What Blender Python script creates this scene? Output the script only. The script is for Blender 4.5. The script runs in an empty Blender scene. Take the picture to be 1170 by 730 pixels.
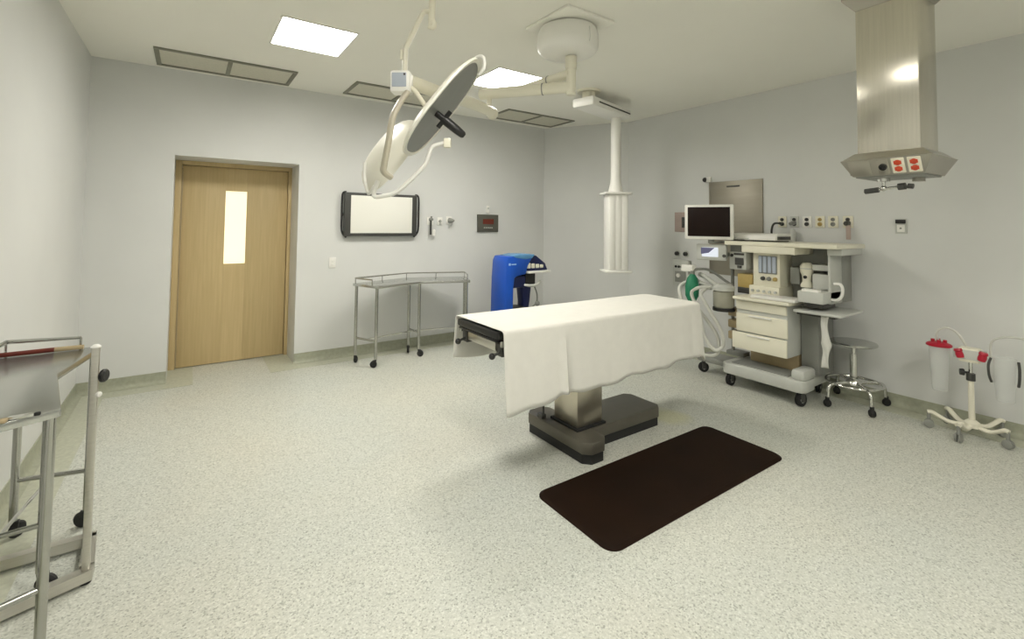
import bpy, bmesh, math, random
from mathutils import Vector, Matrix
random.seed(7)
PI = math.pi
scn = bpy.context.scene
COL = scn.collection

# ------------------------------------------------------------------ materials
def new_mat(name):
    m = bpy.data.materials.new(name); m.use_nodes = True
    nt = m.node_tree
    return m, nt, nt.nodes['Principled BSDF']

def principled(name, col, rough=.5, metal=0., spec=.5, var=0., vscale=8., emit=None, estr=0., coat=0., trans=0., alpha=1., stretch=None, bump=0., bscale=40.):
    m, nt, b = new_mat(name)
    b.inputs['Base Color'].default_value = (*col, 1)
    b.inputs['Roughness'].default_value = rough
    b.inputs['Metallic'].default_value = metal
    b.inputs['Specular IOR Level'].default_value = spec
    b.inputs['Coat Weight'].default_value = coat
    b.inputs['Transmission Weight'].default_value = trans
    b.inputs['Alpha'].default_value = alpha
    if emit:
        b.inputs['Emission Color'].default_value = (*emit, 1)
        b.inputs['Emission Strength'].default_value = estr
    tc = nt.nodes.new('ShaderNodeTexCoord')
    if var > 0:
        mp = nt.nodes.new('ShaderNodeMapping')
        if stretch: mp.inputs['Scale'].default_value = stretch
        nz = nt.nodes.new('ShaderNodeTexNoise'); nz.inputs['Scale'].default_value = vscale
        nz.inputs['Detail'].default_value = 4
        rp = nt.nodes.new('ShaderNodeValToRGB')
        rp.color_ramp.elements[0].position = .3; rp.color_ramp.elements[1].position = .7
        rp.color_ramp.elements[0].color = (*[c*(1-var) for c in col], 1)
        rp.color_ramp.elements[1].color = (*[min(1, c*(1+var)) for c in col], 1)
        nt.links.new(tc.outputs['Object'], mp.inputs[0]); nt.links.new(mp.outputs[0], nz.inputs['Vector'])
        nt.links.new(nz.outputs['Fac'], rp.inputs[0]); nt.links.new(rp.outputs[0], b.inputs['Base Color'])
    if bump > 0:
        n2 = nt.nodes.new('ShaderNodeTexNoise'); n2.inputs['Scale'].default_value = bscale
        bp = nt.nodes.new('ShaderNodeBump'); bp.inputs['Strength'].default_value = bump; bp.inputs['Distance'].default_value = .01
        nt.links.new(tc.outputs['Object'], n2.inputs['Vector']); nt.links.new(n2.outputs['Fac'], bp.inputs['Height'])
        nt.links.new(bp.outputs[0], b.inputs['Normal'])
    return m

def brushed(name, col, rough, aniso, var):
    m = principled(name, col, rough, 1., var=var, vscale=2.5, stretch=(40, 40, 1))
    nt = m.node_tree; b = nt.nodes['Principled BSDF']; b.inputs['Anisotropic'].default_value = aniso
    t = nt.nodes.new('ShaderNodeTangent'); t.direction_type = 'RADIAL'; t.axis = 'Z'
    nt.links.new(t.outputs[0], b.inputs['Tangent']); return m

def floor_mat():
    m, nt, b = new_mat('speckled_vinyl')
    tc = nt.nodes.new('ShaderNodeTexCoord')
    def ramp(stops):
        r = nt.nodes.new('ShaderNodeValToRGB')
        while len(r.color_ramp.elements) < len(stops): r.color_ramp.elements.new(.5)
        for e, (p, c) in zip(r.color_ramp.elements, stops): e.position = p; e.color = (*c, 1)
        return r
    v = nt.nodes.new('ShaderNodeTexVoronoi'); v.inputs['Scale'].default_value = 165
    n0 = nt.nodes.new('ShaderNodeTexNoise'); n0.inputs['Scale'].default_value = 80; n0.inputs['Detail'].default_value = 3
    n1 = nt.nodes.new('ShaderNodeTexNoise'); n1.inputs['Scale'].default_value = .8; n1.inputs['Detail'].default_value = 2
    for n in (v, n0, n1): nt.links.new(tc.outputs['Object'], n.inputs['Vector'])
    sep = nt.nodes.new('ShaderNodeSeparateColor'); nt.links.new(v.outputs['Color'], sep.inputs[0])
    r1 = ramp([(0, (.34, .35, .31)), (.10, (.44, .45, .405)), (.22, (.56, .568, .515)), (.78, (.60, .605, .55)), (.9, (.67, .675, .62))])
    nt.links.new(sep.outputs[0], r1.inputs[0])
    r2 = ramp([(.35, (.90, .90, .89)), (.62, (1.03, 1.03, 1.03))])
    nt.links.new(n0.outputs['Fac'], r2.inputs[0])
    mx = nt.nodes.new('ShaderNodeMix'); mx.data_type = 'RGBA'; mx.blend_type = 'MULTIPLY'; mx.inputs[0].default_value = 1
    nt.links.new(r1.outputs[0], mx.inputs[6]); nt.links.new(r2.outputs[0], mx.inputs[7])
    r3 = ramp([(.35, (.95, .97, .97)), (.65, (1.0, .985, .95))])
    nt.links.new(n1.outputs['Fac'], r3.inputs[0])
    mx2 = nt.nodes.new('ShaderNodeMix'); mx2.data_type = 'RGBA'; mx2.blend_type = 'MULTIPLY'; mx2.inputs[0].default_value = 1
    nt.links.new(mx.outputs[2], mx2.inputs[6]); nt.links.new(r3.outputs[0], mx2.inputs[7])
    # a faint yellow stain with a shape of its own near the table base
    vd = nt.nodes.new('ShaderNodeVectorMath'); vd.operation = 'DISTANCE'; vd.inputs[1].default_value = (3.16, 2.36, 0)
    nt.links.new(tc.outputs['Object'], vd.inputs[0])
    n2 = nt.nodes.new('ShaderNodeTexNoise'); n2.inputs['Scale'].default_value = 6; nt.links.new(tc.outputs['Object'], n2.inputs['Vector'])
    ad = nt.nodes.new('ShaderNodeMath'); ad.operation = 'MULTIPLY_ADD'; ad.inputs[1].default_value = .12
    nt.links.new(n2.outputs['Fac'], ad.inputs[0]); nt.links.new(vd.outputs['Value'], ad.inputs[2])
    rs = ramp([(.15, (.45, .45, .45)), (.25, (0, 0, 0))]); nt.links.new(ad.outputs[0], rs.inputs[0])
    mx3 = nt.nodes.new('ShaderNodeMix'); mx3.data_type = 'RGBA'
    nt.links.new(rs.outputs[0], mx3.inputs[0]); nt.links.new(mx2.outputs[2], mx3.inputs[6]); mx3.inputs[7].default_value = (.60, .58, .27, 1)
    nt.links.new(mx3.outputs[2], b.inputs['Base Color'])
    b.inputs['Roughness'].default_value = .42
    b.inputs['Specular IOR Level'].default_value = .35
    return m

def wood_mat():
    m, nt, b = new_mat('oak_veneer')
    tc = nt.nodes.new('ShaderNodeTexCoord'); mp = nt.nodes.new('ShaderNodeMapping')
    mp.inputs['Scale'].default_value = (30, 30, 1.2)
    nz = nt.nodes.new('ShaderNodeTexNoise'); nz.inputs['Scale'].default_value = 1.6; nz.inputs['Detail'].default_value = 5; nz.inputs['Distortion'].default_value = .4
    rp = nt.nodes.new('ShaderNodeValToRGB')
    rp.color_ramp.elements[0].position = .3; rp.color_ramp.elements[0].color = (.54, .41, .205, 1)
    rp.color_ramp.elements[1].position = .72; rp.color_ramp.elements[1].color = (.61, .47, .245, 1)
    nt.links.new(tc.outputs['Object'], mp.inputs[0]); nt.links.new(mp.outputs[0], nz.inputs['Vector'])
    nt.links.new(nz.outputs['Fac'], rp.inputs[0]); nt.links.new(rp.outputs[0], b.inputs['Base Color'])
    b.inputs['Roughness'].default_value = .5
    return m

M = {}
M['wall'] = principled('wall_paint', (.70, .705, .685), .55, var=.03, vscale=1.5)
M['ceiling'] = principled('ceiling_paint', (.90, .885, .81), .7, var=.015, vscale=1.)
M['floor'] = floor_mat()
M['cove'] = principled('cove_vinyl', (.36, .37, .28), .45, var=.1, vscale=30)
M['border'] = principled('floor_border_vinyl', (.47, .48, .38), .45, var=.1, vscale=40)
M['wood'] = wood_mat()
M['steel'] = principled('brushed_steel', (.60, .58, .53), .30, 1., var=.06, vscale=3, stretch=(1, 1, 30))
M['column_steel'] = brushed('satin_column_steel', (.66, .63, .55), .24, .8, .05)
M['head_steel'] = principled('dull_steel', (.42, .40, .35), .38, 1., var=.05, vscale=3)
M['panel_steel'] = principled('wall_panel_steel', (.33, .305, .25), .45, .6, var=.05, vscale=2, stretch=(1, 1, 12))
M['leg_steel'] = principled('leg_steel', (.46, .46, .43), .2, 1., var=.03, vscale=6)
M['base_column_steel'] = principled('bright_column_steel', (.60, .56, .47), .33, 1., var=.03, vscale=3)
M['timer'] = principled('timer_grey', (.10, .098, .078), .45, var=.04, vscale=8)
M['chrome'] = principled('chrome', (.70, .70, .67), .16, 1., var=.03, vscale=6)
M['tray_steel'] = principled('tray_steel', (.56, .57, .55), .24, 1., var=.04, vscale=3)
M['base_steel'] = principled('bronze_grey_cover', (.13, .12, .095), .4, .35, var=.08, vscale=6)
M['white'] = principled('white_enamel', (.86, .85, .80), .35, var=.015, vscale=5)
M['arm_white'] = principled('ivory_enamel', (.78, .75, .62), .35, var=.015, vscale=5)
M['cream'] = principled('cream_plastic', (.82, .79, .65), .4, var=.02, vscale=6)
M['yellow'] = principled('yellow_plastic', (.50, .37, .13), .45, var=.05, vscale=20)
M['lgrey'] = principled('light_grey_plastic', (.56, .57, .53), .4, var=.03, vscale=8)
M['mgrey'] = principled('mid_grey_plastic', (.26, .265, .24), .45, var=.04, vscale=8)
M['dgrey'] = principled('dark_grey_plastic', (.055, .055, .05), .4, var=.06, vscale=10)
M['black'] = principled('black_plastic', (.012, .012, .012), .4, var=.1, vscale=20)
M['rubber'] = principled('black_rubber', (.010, .010, .010), .6, var=.1, vscale=20)
M['mat'] = principled('brown_rubber', (.013, .0055, .0022), .7, spec=.12, var=.2, vscale=3, bump=.1, bscale=300)
M['screen'] = principled('dark_screen', (.010, .003, .0015), .45, spec=.2, var=.1, vscale=3)
M['board'] = principled('white_acrylic', (.88, .87, .80), .3, var=.01, vscale=3)
M['cloth'] = principled('white_cotton', (.77, .755, .70), .85, spec=.2, var=.02, vscale=14, bump=.12, bscale=90)
M['clothlamp'] = principled('white_shell', (.86, .84, .74), .3, var=.01, vscale=3)
M['lampface'] = principled('grey_lamp_face', (.23, .235, .215), .35, var=.05, vscale=10)
M['blue'] = principled('blue_plastic', (.008, .085, .50), .3, var=.08, vscale=4)
M['navy'] = principled('navy_plastic', (.006, .012, .075), .35, var=.1, vscale=5)
M['skyblue'] = principled('pale_blue_film', (.11, .30, .55), .25, var=.1, vscale=6)
M['mark'] = principled('pale_blue_print', (.35, .55, .85), .4, var=.02, vscale=5)
M['green'] = principled('green_rubber', (.015, .22, .11), .5, var=.12, vscale=12)
M['red'] = principled('red_plastic', (.45, .008, .03), .35, var=.08, vscale=20)
M['orange'] = principled('orange_red_plastic', (.62, .07, .025), .4, var=.05, vscale=20)
M['redbrown'] = principled('red_brown_reflection', (.13, .014, .006), .35, var=.2, vscale=8)  # colour of the reflection in the near table's rim
M['tan'] = principled('tan_lacquer', (.42, .33, .19), .4, var=.1, vscale=8)
M['pink'] = principled('dusty_pink_plate', (.42, .33, .29), .45, var=.05, vscale=8)
M['clear'] = principled('clear_plastic', (.82, .84, .82), .22, alpha=.18, var=.02, vscale=4)
M['milky'] = principled('milky_hose', (.74, .74, .68), .35, alpha=.85, var=.02, vscale=4)
M['yoke'] = principled('beige_yoke_enamel', (.50, .46, .36), .4, var=.02, vscale=6)
M['softtube'] = principled('translucent_tubing', (.70, .70, .64), .3, alpha=.8, var=.02, vscale=4)
M['smoked'] = principled('smoked_plastic', (.42, .41, .33), .2, var=.04, vscale=20)
M['darkred'] = principled('red_display', (.10, .02, .012), .25, emit=(.6, .08, .04), estr=.06)
M['lcd'] = principled('lcd_white', (.3, .32, .36), .2, emit=(.80, .84, .92), estr=.75)
M['lcd_dark'] = principled('lcd_violet', (.05, .05, .09), .2, emit=(.10, .10, .17), estr=.7)
M['lcd_grey'] = principled('lcd_grey_blue', (.36, .39, .43), .2, emit=(.25, .29, .33), estr=.3)
M['pane'] = principled('frosted_lit_glass', (.8, .77, .6), .4, emit=(1.0, .93, .68), estr=.72)
M['panel_led'] = principled('led_diffuser', (.9, .9, .86), .5, emit=(1.0, .97, .90), estr=1.0)
def led_profile(m, strength):
    # prismatic diffuser: more light straight down than sideways
    nt = m.node_tree; b = nt.nodes['Principled BSDF']
    g = nt.nodes.new('ShaderNodeNewGeometry'); d = nt.nodes.new('ShaderNodeVectorMath'); d.operation = 'DOT_PRODUCT'
    nt.links.new(g.outputs['Normal'], d.inputs[0]); nt.links.new(g.outputs['Incoming'], d.inputs[1])
    a = nt.nodes.new('ShaderNodeMath'); a.operation = 'ABSOLUTE'; nt.links.new(d.outputs['Value'], a.inputs[0])
    p = nt.nodes.new('ShaderNodeMath'); p.operation = 'POWER'; p.inputs[1].default_value = .5; nt.links.new(a.outputs[0], p.inputs[0])
    k = nt.nodes.new('ShaderNodeMath'); k.operation = 'MULTIPLY'; k.inputs[1].default_value = strength; nt.links.new(p.outputs[0], k.inputs[0])
    nt.links.new(k.outputs[0], b.inputs['Emission Strength'])
led_profile(M['panel_led'], 45.)
M['grille'] = principled('grille_frame_paint', (.22, .215, .165), .5, var=.05, vscale=8)
M['filter'] = principled('grille_filter', (.66, .64, .54), .7, var=.04, vscale=60)

# ------------------------------------------------------------------ mesh building
def rot_to(axis):
    return Vector((0, 0, 1)).rotation_difference(Vector(axis).normalized()).to_matrix().to_4x4()

def smooth_path(pts, n=8):
    P = [Vector(p) for p in pts]
    if len(P) < 3: return P
    out = []
    for i in range(len(P)-1):
        p0 = P[max(i-1, 0)]; p1 = P[i]; p2 = P[i+1]; p3 = P[min(i+2, len(P)-1)]
        for k in range(n):
            t = k/n
            out.append(.5*((2*p1)+(p2-p0)*t+(2*p0-5*p1+4*p2-p3)*t*t+(3*p1-p0-3*p2+p3)*t**3))
    out.append(P[-1]); return out

class MB:
    def __init__(s): s.bm = bmesh.new(); s.X = Matrix.Identity(4); s.mi = 0
    def add(s, verts, faces):
        vs = [s.bm.verts.new(s.X @ Vector(v)) for v in verts]
        for f in faces:
            try:
                nf = s.bm.faces.new([vs[i] for i in f]); nf.material_index = s.mi; nf.smooth = True
            except ValueError: pass
        return s
    def merge(s, bm2, mat=None):
        if mat is not None: bm2.transform(mat)
        bm2.verts.ensure_lookup_table(); bm2.verts.index_update()
        s.add([v.co.copy() for v in bm2.verts], [[v.index for v in f.verts] for f in bm2.faces]); bm2.free(); return s
    def box(s, lo, hi, bev=0., rz=0., seg=2, tilt=None):
        lo = Vector(lo); hi = Vector(hi); c = (lo+hi)/2; d = hi-lo
        b = bmesh.new(); bmesh.ops.create_cube(b, size=1)
        bmesh.ops.scale(b, vec=d, verts=b.verts)
        if bev > 0:
            bmesh.ops.bevel(b, geom=list(b.edges), offset=min(bev, min(d)*.48), segments=seg, profile=.5, affect='EDGES')
        m = Matrix.Translation(c) @ Matrix.Rotation(rz, 4, 'Z')
        if tilt is not None: m = m @ tilt
        return s.merge(b, m)
    def cyl(s, p0, p1, r, r2=None, seg=20, bev=0.):
        p0 = Vector(p0); p1 = Vector(p1); L = (p1-p0).length; r2 = r if r2 is None else r2
        if bev > 0: prof = [(0, 0), (r-bev, 0), (r, bev), (r2, L-bev), (r2-bev, L), (0, L)]
        else: prof = [(0, 0), (r, 0), (r2, L), (0, L)]
        return s.lathe(prof, p0, p1-p0, seg)
    def lathe(s, prof, c=(0, 0, 0), axis=(0, 0, 1), seg=24):
        m = Matrix.Translation(Vector(c)) @ rot_to(axis)
        V = []; F = []; rings = []
        for r, z in prof:
            if r < 1e-6: rings.append([len(V)]); V.append(m @ Vector((0, 0, z)))
            else:
                rings.append(list(range(len(V), len(V)+seg)))
                V += [m @ Vector((r*math.cos(2*PI*k/seg), r*math.sin(2*PI*k/seg), z)) for k in range(seg)]
        for a, b in zip(rings, rings[1:]):
            for k in range(seg):
                k2 = (k+1) % seg
                if len(a) == 1 and len(b) == 1: continue
                if len(a) == 1: F.append([a[0], b[k2], b[k]][::-1])
                elif len(b) == 1: F.append([a[k], a[k2], b[0]])
                else: F.append([a[k], a[k2], b[k2], b[k]])
        return s.add(V, F)
    def tube(s, pts, r, seg=10, smooth=0, closed=False, flat=None):
        P = smooth_path(pts, smooth) if smooth else [Vector(p) for p in pts]
        n = len(P); V = []; F = []; up = None
        for i, p in enumerate(P):
            if closed: t = P[(i+1) % n]-P[i-1]
            else: t = P[min(i+1, n-1)]-P[max(i-1, 0)]
            t.normalize()
            if up is None:
                up = Vector((0, 0, 1)) if abs(t.z) < .9 else Vector((1, 0, 0))
            a = t.cross(up)
            if a.length < 1e-4: a = t.cross(Vector((0, 1, 0)))
            a.normalize(); b = a.cross(t).normalized(); up = b
            k_ = 1.
            if 0 < i < n-1 or closed:
                t1 = (P[i]-P[i-1]).normalized(); t2 = (P[(i+1) % n]-P[i]).normalized()
                k_ = 1/max(.6, math.cos(t1.angle(t2, 0)/2))
            fa, fb = flat if flat else (1, 1)
            for k in range(seg):
                an = 2*PI*k/seg
                V.append(p+(a*math.cos(an)*fa*k_+b*math.sin(an)*fb*(k_ if not flat else 1))*r)
        m = n if closed else n-1
        for i in range(m):
            j = (i+1) % n
            for k in range(seg):
                k2 = (k+1) % seg
                F.append([i*seg+k, i*seg+k2, j*seg+k2, j*seg+k])
        if not closed:
            F.append(list(range(seg))[::-1]); F.append([(n-1)*seg+k for k in range(seg)])
        return s.add(V, F)
    def prism(s, poly, z0, z1, bev=0.):
        b = bmesh.new()
        vs = [b.verts.new((x, y, z0)) for x, y in poly]
        f = b.faces.new(vs); f.normal_update()
        if f.normal.z > 0: f.normal_flip()
        r = bmesh.ops.extrude_face_region(b, geom=[f])
        for v in [g for g in r['geom'] if isinstance(g, bmesh.types.BMVert)]: v.co.z = z1
        bmesh.ops.recalc_face_normals(b, faces=b.faces)
        if bev > 0: bmesh.ops.bevel(b, geom=list(b.edges), offset=bev, segments=2, profile=.5, affect='EDGES')
        return s.merge(b)
    def sphere(s, c, r, sc=(1, 1, 1), seg=16, m=None):
        b = bmesh.new(); bmesh.ops.create_uvsphere(b, u_segments=seg, v_segments=seg//2+2, radius=r)
        bmesh.ops.scale(b, vec=sc, verts=b.verts)
        mm = Matrix.Translation(Vector(c))
        if m is not None: mm = mm @ m
        return s.merge(b, mm)
    def hexa(s, bot, top):
        # eight points: four below, four above, both counter-clockwise from above
        return s.add(list(bot)+list(top), [[3, 2, 1, 0], [4, 5, 6, 7], [0, 1, 5, 4], [1, 2, 6, 5], [2, 3, 7, 6], [3, 0, 4, 7]])
    def build(s, name, mat, parent=None, sharp=38):
        bmesh.ops.recalc_face_normals(s.bm, faces=s.bm.faces)
        me = bpy.data.meshes.new(name); s.bm.to_mesh(me); s.bm.free()
        for k in (mat if isinstance(mat, (list, tuple)) else [mat]): me.materials.append(M[k])
        me.set_sharp_from_angle(angle=math.radians(sharp))
        o = bpy.data.objects.new(name, me); COL.objects.link(o)
        if parent is not None:
            o.parent = parent
            r = parent
            while r.parent is not None: r = r.parent
        return o

def thing(name, label, cat, loc=(0, 0, 0), rz=0., group=None):
    o = bpy.data.objects.new(name, None); COL.objects.link(o)
    o.location = loc; o.rotation_euler = (0, 0, rz); o.empty_display_size = .1
    o['label'] = label; o['category'] = cat
    if group: o['group'] = group
    return o
def tag(o, label, cat, group=None):
    o['label'] = label; o['category'] = cat
    if group: o['group'] = group
    return o
def struct(o, label=None):
    o['kind'] = 'structure'
    if label: o['label'] = label
    return o
def W(root):
    """a mesh builder that takes world coordinates for a part of root"""
    m = MB()
    R = Matrix.Translation(root.location) @ Matrix.Rotation(root.rotation_euler.z, 4, 'Z')
    m.X = R.inverted(); return m
def dup(root, loc, rz, label, group=None):
    def cp(o, par):
        c = o.copy(); COL.objects.link(c); c.parent = par
        for ch in o.children: cp(ch, c)
        return c
    kids = list(root.children)
    r = root.copy(); COL.objects.link(r); r.location = loc; r.rotation_euler = (0, 0, rz)
    r['label'] = label
    if group: r['group'] = group
    for k in kids: cp(k, r)
    return r

# ------------------------------------------------------------------ the room
D, H, XR, XL, YF = 5.417, 2.933, 4.96, -.749, -3.2
CA, CB = (4.317, D), (XR, 4.36)          # the cut-off corner
T = .12
DX0, DX1, DZ, DY = -.13, .957, 2.12, 5.86
struct(MB().box((XL-T, YF-T, -.1), (XR+T, 6.2, 0)).build('floor', 'floor'), 'light speckled vinyl floor')
struct(MB().box((XL-T, YF-T, H), (XR+T, 6.2, H+.1)).build('ceiling', 'ceiling'), 'plain warm white ceiling')
struct(MB().box((XL-T, YF-T, 0), (XL, D+T, H)).build('wall_left', 'wall'), 'grey painted wall behind the near table')
b = MB()
b.box((XL-T, D, 0), (DX0, 6.05, H)); b.box((DX1, D, 0), (CA[0]+.15, 6.05, H)); b.box((DX0, D, DZ), (DX1, 6.05, H)); b.box((DX0, 5.93, 0), (DX1, 6.05, DZ))
struct(b.build('wall_back', 'wall'), 'grey painted wall with the door recess')
b = MB(); b.prism([CA, CB, (XR+T, CB[1]), (XR+T, D+T), (CA[0], D+T)], 0, H)
struct(b.build('wall_corner', 'wall'), 'grey painted cut-off corner wall')
struct(MB().box((XR, YF-T, 0), (XR+T, CB[1]+.02, H)).build('wall_right', 'wall'), 'grey painted wall behind the anaesthesia machine')
struct(MB().box((XL-T, YF-T, 0), (XR+T, YF, H)).build('wall_front', 'wall'))

# cove skirting and the border strip in the floor
def cove(name, p, q, bname, hz=.0025):
    p = Vector((*p, 0)); q = Vector((*q, 0)); d = (q-p).normalized(); n = Vector((d.y, -d.x, 0))   # n points into the room
    prof = [(0, .105), (.006, .105), (.006, .045), (.012, .022), (.025, .009), (.05, .004), (.05, 0), (0, 0)]
    V = []
    for e in (p, q):
        V += [e+n*a+Vector((0, 0, z)) for a, z in prof]
    k = len(prof)
    F = [[i, (i+1) % k, k+(i+1) % k, k+i] for i in range(k)]+[list(range(k)), list(range(2*k-1, k-1, -1))]
    struct(MB().add(V, F).build(name, 'cove'), 'grey-green coved vinyl skirting')
    V = [p+n*.045, q+n*.045, q+n*.20, p+n*.20]; V = V+[v+Vector((0, 0, hz)) for v in V]
    struct(MB().hexa(V[:4], V[4:]).build(bname, 'border'), 'darker vinyl strip bordering the floor')
cove('baseboard_left', (XL, YF), (XL, D), 'trim_1', .0021)
cove('baseboard_back', (XL, D), (DX0, D), 'trim_2')
cove('baseboard_back', (DX1, D), CA, 'trim_3')
cove('baseboard_corner', CA, CB, 'trim_4', .0029)
cove('baseboard_right', CB, (XR, YF), 'trim_5', .0033)
for k, (x0, x1) in enumerate(((DX0, .075), (.715, DX1))):
    struct(MB().box((x0, D-.2, 0), (x1, DY, .0037)).build('trim_%d' % (6+k), 'border'), 'darker vinyl patch at the foot of the door recess')

# door in its deep recess
dr = thing('door_1', 'oak veneer door with a tall narrow lit glass slot, in a deep recess', 'door', (.41, DY, 0)); dr['kind'] = 'structure'
b = W(dr); b.box((DX0, DY-.03, 0), (DX0+.055, DY+.05, DZ-.0), .004); b.box((DX1-.035, DY-.03, 0), (DX1, DY+.05, DZ), .004); b.box((DX0+.055, DY-.03, DZ-.045), (DX1-.035, DY+.05, DZ), .004)
fr = b.build('door_frame', 'wood', dr)
b = W(dr); VX0, VX1, VZ0, VZ1 = .315, .515, 1.045, 1.825
L0, L1, LZ0, LZ1 = DX0+.06, DX1-.04, .008, DZ-.05
b.box((L0, DY, LZ0), (VX0, DY+.04, LZ1), .002); b.box((VX1, DY, LZ0), (L1, DY+.04, LZ1), .002)
b.box((VX0, DY, LZ0), (VX1, DY+.04, VZ0)); b.box((VX0, DY, VZ1), (VX1, DY+.04, LZ1))
b.build('door_leaf', 'wood', dr)
W(dr).box((VX0, DY+.012, VZ0), (VX1, DY+.02, VZ1)).build('vision_panel', 'pane', dr)
b = W(dr)
for z in (.3, 1.1, 1.85): b.cyl((L0-.002, DY-.008, z), (L0-.002, DY-.008, z+.11), .009, seg=10)
b.build('hinges', 'tan', dr)
W(dr).box((L0-.004, DY-.034, .02), (L0+.006, DY-.002, LZ1-.03), .002).build('edge_strip', 'tan', dr)

# ------------------------------------------------------------------ ceiling: lights and grilles
def ceiling_light(loc, label):
    t = thing('ceiling_light', label, 'ceiling light', loc, 0, 'square LED panels in the ceiling')
    b = MB(); a, c = .27, .305
    for (x0, y0, x1, y1) in ((-a, -c, a, -c+.015), (-a, c-.015, a, c), (-a, -c+.015, -a+.015, c-.015), (a-.015, -c+.015, a, c-.015)):
        b.box((x0, y0, -.006), (x1, y1, .0), .001)
    b.build('frame', 'white', t)
    MB().box((-a+.015, -c+.015, -.004), (a-.015, c-.015, -.0005)).build('diffuser', 'panel_led', t)
    return t
cl = ceiling_light((.75, 3.835, H), 'lit LED ceiling panel in front of the door, fully visible')
dup(cl, (2.545, 3.83, H), 0, 'lit LED ceiling panel partly behind the white swing arms')
dup(cl, (.85, -1.7, H), 0, 'added lit LED ceiling panel out of view, near the left wall')  # unseen panel, added to brighten the foreground floor
dup(cl, (2.60, -.7, H), 0, 'added lit LED ceiling panel out of view, in line with the operating table')  # unseen panel, put in to lift the floor on the right
dup(cl, (.85, 1.0, H), 0, 'lit LED ceiling panel out of view above the near floor, left of the table')

def ceiling_grille(loc, label):
    t = thing('ceiling_grille', label, 'air grille', loc, 0, 'two-bay return air grilles along the back wall')
    w, h, f = .55, .262, .036
    b = MB()
    for (x0, y0, x1, y1) in ((-w, -h, w, -h+f), (-w, h-f, w, h), (-w, -h+f, -w+f, h-f), (w-f, -h+f, w, h-f), (-f/2, -h+f, f/2, h-f)):
        b.box((x0, y0, -.014), (x1, y1, 0), .003)
    b.build('frame', 'grille', t)
    for s in (-1, 1):
        b = MB(); x0, x1 = sorted((s*f/2, s*(w-f)))
        b.box((x0, -h+f, -.004), (x1, h-f, -.001))
        for k in range(9):
            y = -h+f+(k+.5)*(2*h-2*f)/9
            b.box((x0, y-.006, -.0055), (x1, y+.006, -.004))
        b.build('filter_panel', 'filter', t)
    return t
g = ceiling_grille((.262, 5.05, H), 'grey framed ceiling air grille above the oak door')
dup(g, (1.90, 5.0, H), 0, 'grey framed ceiling air grille above the white wall screen, behind the lamp')
dup(g, (3.76, 5.0, H), 0, 'grey framed ceiling air grille over the blue machine by the corner')

# ------------------------------------------------------------------ operating table
ot = thing('operating_table', 'operating table with black frame, steel column and bronze-grey T-shaped base', 'operating table', (2.28, 2.48, 0))
def tshape(e):
    c = .045
    hx0, hx1, hy0, hy1, lx, ly0, ly1 = 2.07-e, 2.27+e, 2.15-e, 2.80+e, 3.0+e, 2.30-e, 2.65+e
    return [(hx0+c, hy0), (hx1-c, hy0), (hx1, hy0+c), (hx1, ly0), (lx-c, ly0), (lx, ly0+c), (lx, ly1-c), (lx-c, ly1), (hx1, ly1), (hx1, hy1-c), (hx1-c, hy1), (hx0+c, hy1), (hx0, hy1-c), (hx0, hy0+c)]
W(ot).prism(tshape(0), .062, .135, .006).build('base_cover', 'base_steel', ot)
W(ot).prism(tshape(-.006), .002, .063).build('base_skirt', 'rubber', ot)
cx0, cx1, cy0, cy1 = 2.165, 2.395, 2.34, 2.58
W(ot).box((cx0-.02, cy0-.02, .13), (cx1+.02, cy1+.02, .15), .004).build('column_collar', 'rubber', ot)
W(ot).box((cx0, cy0, .145), (cx1, cy1, .50), .004).build('column', 'base_column_steel', ot)
W(ot).box((cx0+.02, cy0+.02, .49), (cx1-.02, cy1-.02, .80), .006).build('inner_column', 'steel', ot)
W(ot).box((2.0, 2.32, .76), (2.7, 2.64, .812), .008).build('undercarriage', 'dgrey', ot)
TX0, TX1, TY0, TY1 = 1.465, 3.345, 2.235, 2.745
W(ot).box((TX0, TY0+.03, .822), (TX1, TY1-.03, .835), .004).build('table_frame', 'black', ot)
for x0, x1 in ((TX0-.002, 1.93), (1.94, 2.72), (2.73, TX1)):
    W(ot).box((x0, TY0+.012, .836), (x1, TY1-.012, .882), .012).build('cushion', 'black', ot)
for y in (TY0+.012, TY1-.012):
    b = W(ot); b.box((TX0+.02, y-.006, .795), (TX1-.03, y+.006, .83), .002)
    s = 1 if y > 2.5 else -1
    for x in (1.56, 1.9, 2.3, 2.75, 3.2): b.box((x-.012, min(y-.0, y-s*.03), .803), (x+.012, max(y, y-s*.03), .823))
    b.build('side_rail', 'chrome', ot)
for y, s in ((TY0+.05, -1), (TY1-.05, 1)):
    b = W(ot); b.box((1.50, y-.03, .735), (1.55, y+.03, .806), .004); b.cyl((1.525, y, .765), (1.46, y, .745), .008, seg=10)
    c = b.build('rail_clamp', 'dgrey', ot)
    W(ot).sphere((1.452, y, .742), .019).build('knob', 'black', c)
W(ot).box((1.50, TY0+.09, .755), (1.60, TY1-.09, .806), .006).build('end_bracket', 'steel', ot)
b = W(ot); b.box((2.08, 2.61, .136), (2.12, 2.67, .165), .006); b.cyl((2.10, 2.62, .16), (2.10, 2.62, .25), .007, seg=8); b.cyl((2.10, 2.62, .245), (2.13, 2.60, .245), .007, seg=8)
b.build('foot_pedal', 'dgrey', ot)

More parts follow.
